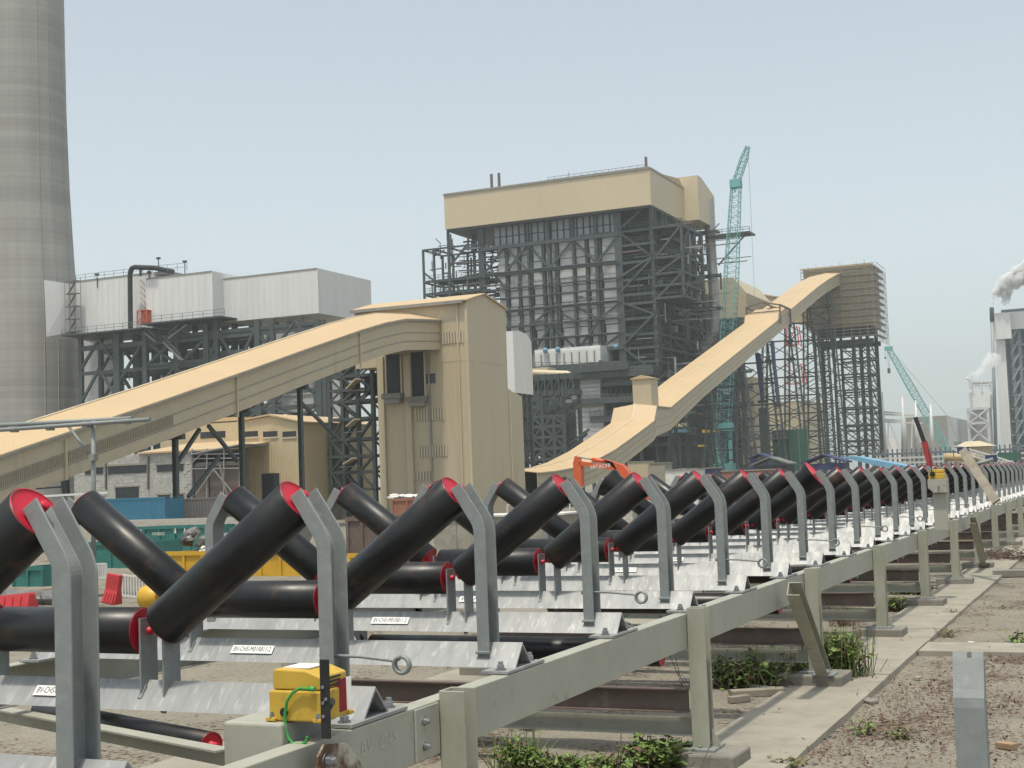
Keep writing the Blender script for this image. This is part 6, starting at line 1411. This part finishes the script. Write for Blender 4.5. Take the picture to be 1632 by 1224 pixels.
Y_ = at(1390,735,150).y; t = thing('lean_to', on_y(1390,745,Y_), 'pale blue sheet roof sloping down to the right below the high tower', 'roof')
MB().prism([on_y(1338,728,Y_),on_y(1360,727,Y_),on_y(1452,744,Y_),on_y(1420,748,Y_)], (0,6,.0)).build('roof_sheet', M['tarp_blue'], t); MB().box((on_y(1340,740,Y_).x,Y_+.5,G),(on_y(1425,740,Y_).x,Y_+5.5,on_y(1430,748,Y_).z-.05)).build('wall', M['navy'], t)
for k, (pa, pb, p0, d, mt, lab) in enumerate(((1000,1032,737,200,'tan','tan electrical cabin at the foot of the steep gallery'),(1035,1060,739,190,'concrete','pale cabin right of the excavator'),(1060,1110,750,140,'sack','long white cabin roof low behind the rollers'),(1150,1235,752,150,'orange_primer','low orange hoarding strip behind the rollers'),(1098,1140,748,175,'navy','dark blue store at the foot of the teal crane'))):
    Y_ = at(pa,p0,d).y; a, b = on_y(pa,p0,Y_), on_y(pb,p0,Y_); t = thing('site_cabin', ((a.x+b.x)/2,Y_,G), lab, 'cabin', 'site cabins in the middle distance'); slab('wall', (a.x,Y_,G), (b.x,Y_+3,a.z), M[mt], t); slab('roof_edge', (a.x-.1,Y_-.1,a.z+.001), (b.x+.1,Y_+3.1,a.z+.12), M['trim'], t)
    slab('door', (a.x+(b.x-a.x)*.4,Y_-.04,G), (a.x+(b.x-a.x)*.4+1,Y_-.003,G+2), M['glass'], t)
# yellow and blue plant items under the boiler house
for k, (px, py, w_, mt, lab) in enumerate(((1080,685,20,'tarp_blue','blue sheet roof under the steep gallery beside the boiler house'),(1130,685,22,'yellow_bin','yellow gantry beam low under the boiler house'),(1072,676,34,'tan_trim','tan duct panel low beside the boiler house'),(1117,708,10,'yellow_bin','small yellow hoist low under the boiler house'))):
    Y_ = at(px,py,318).y; a = on_y(px-w_/2,py,Y_); b = on_y(px+w_/2,py+3.5,Y_); t = thing('plant_item', ((a.x+b.x)/2,Y_,b.z), lab, 'plant item'); slab('body', (a.x,Y_,b.z), (b.x,Y_+3,a.z), M[mt], t); slab('hanger', ((a.x+b.x)/2-.2,Y_+1,G), ((a.x+b.x)/2+.2,Y_+1.4,b.z-.01), M['steel'], t)
# two slender scaffold standards in the middle distance
for k, px in enumerate((1073, 1135)):
    pass
# ================================================================ hazy air
hz = MB().box((-2900, -390, -3.6), (2900, 4900, 212)).build('haze', None); tag(hz, 'thin pale haze hanging over the whole plant', kind='stuff')
hm = bpy.data.materials.new('haze_air'); hm.use_nodes = True; hn = hm.node_tree.nodes; hn.clear()
pv_ = hn.new('ShaderNodeVolumePrincipled'); pv_.inputs['Color'].default_value = (.86,.95,.98,1); pv_.inputs['Density'].default_value = 0.00024; pv_.inputs['Anisotropy'].default_value = .25
ho = hn.new('ShaderNodeOutputMaterial'); hm.node_tree.links.new(pv_.outputs[0], ho.inputs['Volume']); hz.data.materials.append(hm); hz.display_type = 'WIRE'

# steam: soft volumes of puffs
def steam(name, label, puffs, dens, Yd):
    t = thing(name, on_y(*puffs[0][:2], Yd), label, 'steam')
    sm = bpy.data.materials.new('steam_vapour'); sm.use_nodes = True; N = sm.node_tree.nodes; N.clear(); L = sm.node_tree.links
    pv = N.new('ShaderNodeVolumePrincipled'); pv.inputs['Color'].default_value = (1,1,1,1); pv.inputs['Anisotropy'].default_value = .2
    g = N.new('ShaderNodeNewGeometry'); no = N.new('ShaderNodeTexNoise'); no.inputs['Scale'].default_value = .3; no.inputs['Detail'].default_value = 4
    L.new(g.outputs['Position'], no.inputs['Vector']); r = N.new('ShaderNodeMapRange'); r.inputs[1].default_value = .34; r.inputs[2].default_value = .6; r.inputs[3].default_value = 0; r.inputs[4].default_value = dens
    L.new(no.outputs[0], r.inputs[0]); L.new(r.outputs[0], pv.inputs['Density']); o = N.new('ShaderNodeOutputMaterial'); L.new(pv.outputs[0], o.inputs['Volume'])
    rb = random.Random(3)
    bm = bmesh.new()
    for (x, y, rpx) in puffs:
        c = on_y(x, y, Yd); d = (c-E0).dot(FW); rr = rpx*d/FPX; sd = V(rb.uniform(0,50),rb.uniform(0,50),0)
        b2 = bmesh.new(); bmesh.ops.create_icosphere(b2, subdivisions=3, radius=1)
        for v in b2.verts: v.co = c + v.co*rr*(1+.45*mnoise.noise(v.co*1.7+sd)+.3*mnoise.noise(v.co*4+sd))
        me = bpy.data.meshes.new('tmp'); b2.to_mesh(me); b2.free(); bm.from_mesh(me); bpy.data.meshes.remove(me)
    me = bpy.data.meshes.new(name); bm.to_mesh(me); bm.free(); me.materials.append(sm)
    for v in me.vertices: v.co = v.co - ORG[t.name]
    ob = link('vapour', me, t); rm = ob.modifiers.new('merge', 'REMESH'); rm.mode = 'VOXEL'; rm.voxel_size = max(.5, puffs[0][2]*.07)
    return t
steam('steam_plume', 'large white steam plume blowing right above the far boiler house', [(1581,482,4),(1583,474,6),(1588,466,8),(1596,460,11),(1606,452,14),(1618,445,18),(1630,437,17),(1646,428,19),(1664,420,22),(1603,482,6),(1604,472,8),(1607,463,8)], 1.5, Yr-4)
steam('steam_plume', 'thin steam plume drifting over the silo house at right', [(1556,600,5),(1560,594,6),(1566,588,8),(1574,580,10),(1583,572,12),(1550,595,4),(1545,598,3)], .35, Ys+8)
steam('steam_plume', 'small wisp of steam at the top of the vent pipe on the boiler house', [(1129,314,4),(1127,307,6),(1124,300,7),(1121,294,6)], .10, Yv)
# ================================================================ weeds, stones and litter on the gravel
M['leaf'] = nmat('weed_leaf', (.155,.235,.05), (.095,.16,.036), rough=.55, scale=22, lo=.35, hi=.65, col3=(.17,.21,.055), s3=60, lo3=.6, hi3=.7)
M['leaf_dry'] = nmat('dry_red_leaf', (.14,.07,.048), (.075,.05,.037), rough=.85, scale=40)
M['leaf_pale'] = nmat('yellow_green_leaf', (.15,.16,.05), (.10,.12,.035), rough=.6, scale=30)
M['twig'] = nmat('dry_twig', (.16,.12,.08), (.11,.085,.06), rough=.9, scale=30)
rw = random.Random(21)
def leaf(mb, c, s, az, el):
    u = V(math.cos(az)*math.cos(el), math.sin(az)*math.cos(el), math.sin(el)); v = V(-math.sin(az), math.cos(az), rw.uniform(-.3,.3)).normalized(); n = u.cross(v)
    mb.add([c, c+u*s*.45+v*s*.34-n*s*.05, c+u*s+n*s*-.12, c+u*s*.45-v*s*.34-n*s*.05], [(0,1,2),(0,2,3)])
def bush(px, py, wpx, hpx, n, label, mat='leaf', s=.045, z=0, grass=0):
    c = on_z(px, py, z); d = (c-E0).dot(FW); R = wpx*d/FPX/2; H = hpx*d/FPX; z0 = hground(c.x, c.y)
    t = thing('weed_bush', (c.x, c.y, z0), label, 'weed', 'weeds on the gravel')
    mb = MB(); st = MB(); dead = MB(); ns = max(5, n//28)
    for k in range(ns):
        a = rw.uniform(0, 6.28); rr = R*math.sqrt(rw.random())*.8; b0 = V(c.x+rr*.35*math.cos(a), c.y+rr*.5*math.sin(a), z0-.01)
        hh = H*rw.uniform(.45,1)*(1-.35*rr/max(R,.01)); tip = V(c.x+rr*math.cos(a)*1.15, c.y+rr*math.sin(a)*1.0, z0+hh)
        mid = (b0+tip)/2+V(rw.uniform(-.03,.03), rw.uniform(-.03,.03), hh*.15)
        st.path([b0, mid, tip], .0035, 4)
        for j in range(max(3, n//ns)):
            f = rw.uniform(.12,1.05); p = b0.lerp(mid, f*2) if f < .5 else mid.lerp(tip, f*2-1)
            p = p+V(rw.gauss(0,.035), rw.gauss(0,.035), rw.gauss(0,.02)); p.z = max(p.z, z0+.005)
            leaf(dead if rw.random() < .12 else mb, p, s*rw.uniform(.45,1.35), rw.uniform(0,6.28), rw.uniform(-.5,.9))
    for k in range(grass):
        a = rw.uniform(0,6.28); r = R*rw.random(); b0 = V(c.x+r*math.cos(a), c.y+r*math.sin(a), z0-.01); h = H*rw.uniform(.5,1.15); tip = b0+V(rw.uniform(-.12,.12), rw.uniform(-.12,.12), h); mid = (b0+tip)/2+V(0,0,h*.12)
        mb.add([b0-V(.004,0,0), b0+V(.004,0,0), mid+V(.003,0,0), mid-V(.003,0,0), tip], [(0,1,2,3),(3,2,4)])
    for k in range(ns):
        a = rw.uniform(0,6.28); r = R*rw.uniform(.5,1.25); b0 = V(c.x+r*math.cos(a), c.y+r*math.sin(a), z0); st.path([b0, b0+V(rw.uniform(-.1,.1),rw.uniform(-.1,.1),H*rw.uniform(.3,1.1))], .0025, 4)
    if dead.v: tag(dead.build('dead_leaves', M['leaf_dry'], t), kind='stuff')
    st.build('stem', M['twig'], t); tag(mb.build('foliage', M[mat], t), kind='stuff')
bush(1205, 1088, 190, 58, 3200, 'dense low green weed patch behind the second post', s=.05)
bush(1338, 1080, 110, 84, 1800, 'tall green weed beside the third post', s=.045, grass=160)
bush(1270, 1076, 70, 40, 800, 'green weed joining the patch to the third post', s=.05)
bush(1160, 1092, 80, 30, 700, 'low green weed at the left end of the patch behind the second post', s=.045)
bush(880, 1234, 90, 40, 500, 'mixed green and dry weed at the bottom edge left of the broad leaved one', s=.04, grass=60)
bush(1053, 1226, 130, 56, 1100, 'broad leaved green weed left of the second post foot', s=.055)
bush(940, 1232, 120, 34, 700, 'low green weed at the bottom edge of the photo', s=.04, grass=40)
bush(826, 1230, 80, 66, 700, 'straggly green weed right of the nearest post', s=.04, grass=90)
bush(845, 1158, 46, 34, 160, 'dry reddish weed under the rail beyond the nearest post', 'leaf_dry', .03)
bush(1340, 985, 46, 22, 240, 'green weed behind the third pedestal', s=.05)
bush(1345, 995, 60, 36, 120, 'dry reddish weed between the third and fourth posts', 'leaf_dry', .03, grass=40)
bush(1420, 972, 40, 26, 420, 'dark green weed between the fourth and fifth posts', s=.06)
bush(1455, 946, 80, 13, 420, 'flat strip of green ground weed beyond the fourth post', s=.06)
bush(1352, 948, 70, 12, 260, 'thin strip of weed under the rail by the fourth post', 'leaf_pale', .05)
bush(1622, 1022, 26, 20, 120, 'small green weed at the right edge by the concrete path', s=.04)
bush(1375, 1166, 36, 30, 60, 'small upright green weed at the strip edge', s=.035)
bush(1440, 1172, 50, 20, 140, 'yellowish low weed left of the lone bracket', 'leaf_pale', .03)
bush(1508, 1012, 26, 18, 80, 'small weed at the corner of the concrete path', 'leaf_pale', .03)
bush(1520, 980, 34, 10, 60, 'sparse dry weed on the gravel beyond the path', 'leaf_pale', .03)
bush(1262, 1222, 50, 16, 90, 'pale green weed at the bottom by the concrete strip', 'leaf_pale', .035)
bush(1600, 968, 60, 8, 60, 'thin yellowish weed far right on the gravel', 'leaf_pale', .03)
bush(1310, 1020, 44, 20, 120, 'pale green weed behind the strut', 'leaf_pale', .04)
# stones and crumbs
def inside(x, y): return -2.42 < x < -1.78 or (12.3 < y < 12.95 and x > -1.78)
mb = MB()
for k in range(7000):
    y = 3.2+rw.random()**1.7*22; x = rw.uniform(-6.5, 2.5+.1*y)
    if inside(x, y) and rw.random() < .93: continue
    s = .005+.016*rw.random()**3; z = (.028 if inside(x, y) else hground(x, y))+s*.2
    a0 = rw.uniform(0,6.28); q = [V(x+s*rw.uniform(.7,1.2)*math.cos(a0+i*1.57), y+s*rw.uniform(.7,1.2)*math.sin(a0+i*1.57), z) for i in range(4)]
    mb.add(q+[V(x+rw.uniform(-.3,.3)*s, y+rw.uniform(-.3,.3)*s, z+s*rw.uniform(.4,.8)), V(x,y,z-s)], [(0,1,4),(1,2,4),(2,3,4),(3,0,4)])
tag(mb.build('gravel_stones', M['pad']), 'small loose stones scattered over the gravel ground', kind='stuff')
mb = MB(); seeds = [(on_z(rw.uniform(1330,1632), y_, 0)) for y_ in [1040+12*i for i in range(15)]] + [on_z(px, py, 0) for px, py in ((1440,1110),(1480,1125),(1420,1150),(1520,1090),(1610,1110),(1600,1130),(1380,1180),(1330,1200),(1450,1020),(1560,1060),(1480,985),(1540,970))]
for c in seeds:
    for k in range(280):
        x, y = c.x+rw.gauss(0,.22), c.y+rw.gauss(0,.28)
        if inside(x, y) and rw.random() < .95: continue
        s = .003+.012*rw.random()**2; z = (.030 if inside(x,y) else hground(x,y))+rw.uniform(.002,.022); a = rw.uniform(0,6.28); u = V(math.cos(a)*s,math.sin(a)*s,rw.uniform(-.5,.8)*s); v = V(-math.sin(a)*s*.4,math.cos(a)*s*.4,rw.uniform(-.3,.3)*s); p = V(x,y,z)
        mb.add([p-u-v,p+u-v*.6,p+u*1.1+v,p-u*.8+v], [(0,1,2,3)])
tag(mb.build('dry_litter', M['leaf_dry']), 'reddish brown dry plant litter strewn on the gravel at right', kind='stuff')
mb = MB()
for k in range(90):
    y = 4+rw.random()*14; x = rw.uniform(-6,1.5); L_ = rw.uniform(.05,.25); a = rw.uniform(0,6.28); z = hground(x,y)+.012
    mb.path([V(x,y,z), V(x+L_*.5*math.cos(a),y+L_*.5*math.sin(a),z+rw.uniform(0,.03)), V(x+L_*math.cos(a+.3),y+L_*math.sin(a+.3),z)], .003, 4)
tag(mb.build('twigs', M['twig']), 'thin dry twigs lying about on the gravel', kind='stuff')
# odd pieces lying about
def piece_on(name, label, cat, px, py, L_, W_, H_, yaw, mat, tilt=0, z=0):
    c = on_z(px, py, z); zz_ = max(hground(c.x,c.y), z); mb = MB().box((-L_/2,-W_/2,0),(L_/2,W_/2,H_)); o = mb.build(name, M[mat], None, loc=(0,0,0)); o.location = (c.x,c.y,zz_-.004); o.rotation_euler = (tilt,0,yaw); bev(o, .004); tag(o, label, cat); return o
piece_on('wood_block', 'short brown wooden block lying on the gravel at lower right', 'wood block', 1604, 1192, .11, .06, .035, -.5, 'wood')
piece_on('broken_slab', 'broken grey concrete flake leaning at the edge of the strip', 'concrete piece', 1385, 1118, .16, .07, .02, -.9, 'pad', .12)
piece_on('timber_offcut', 'long brown timber offcut on the ground behind the second post', 'timber', 1208, 1108, .40, .10, .05, .55, 'wood_grey')
piece_on('timber_offcut', 'short brown timber offcut touching the weed patch behind the second post', 'timber', 1178, 1118, .16, .06, .045, .9, 'wood_grey')
piece_on('board_edge', 'thin pale board lying beneath the rail left of the weed patch', 'board', 1160, 1092, .9, .015, .03, -.42, 'sack')
piece_on('concrete_lump', 'grey concrete lump near the far right edge', 'concrete piece', 1612, 918, .5, .25, .09, .1, 'pad')
for k, (px, py, lab) in enumerate(((1548,1024,'pale scrap of paper behind the lone bracket'),(1463,1080,'small pale stone chip on the gravel left of the lone bracket'),(1388,1092,'grey stone on the strip edge beyond the third pedestal'),(1276,1200,'orange dry leaf scrap at the bottom by the strip'))):
    piece_on('scrap', lab, 'scrap', px, py, .06, .035, .012, k, ('sack','concrete','pad','leaf_dry')[k], .1)
def clump(px, py, label):
    c = on_z(px, py, 0); t = thing('brush_heap', (c.x,c.y,0), label, 'brush'); mb = MB()
    for k in range(500):
        p = V(c.x+rw.gauss(0,.32), c.y+rw.gauss(0,.22), .01+abs(rw.gauss(0,.09))); a = rw.uniform(0,6.28); l = rw.uniform(.04,.14); mb.bar(p, p+V(math.cos(a)*l, math.sin(a)*l, rw.uniform(-.03,.05)), .006)
    tag(mb.build('brushwood', M['leaf_dry'], t), kind='stuff')
clump(1612, 893, 'brown heap of dry brushwood at the right edge')
flush_over()
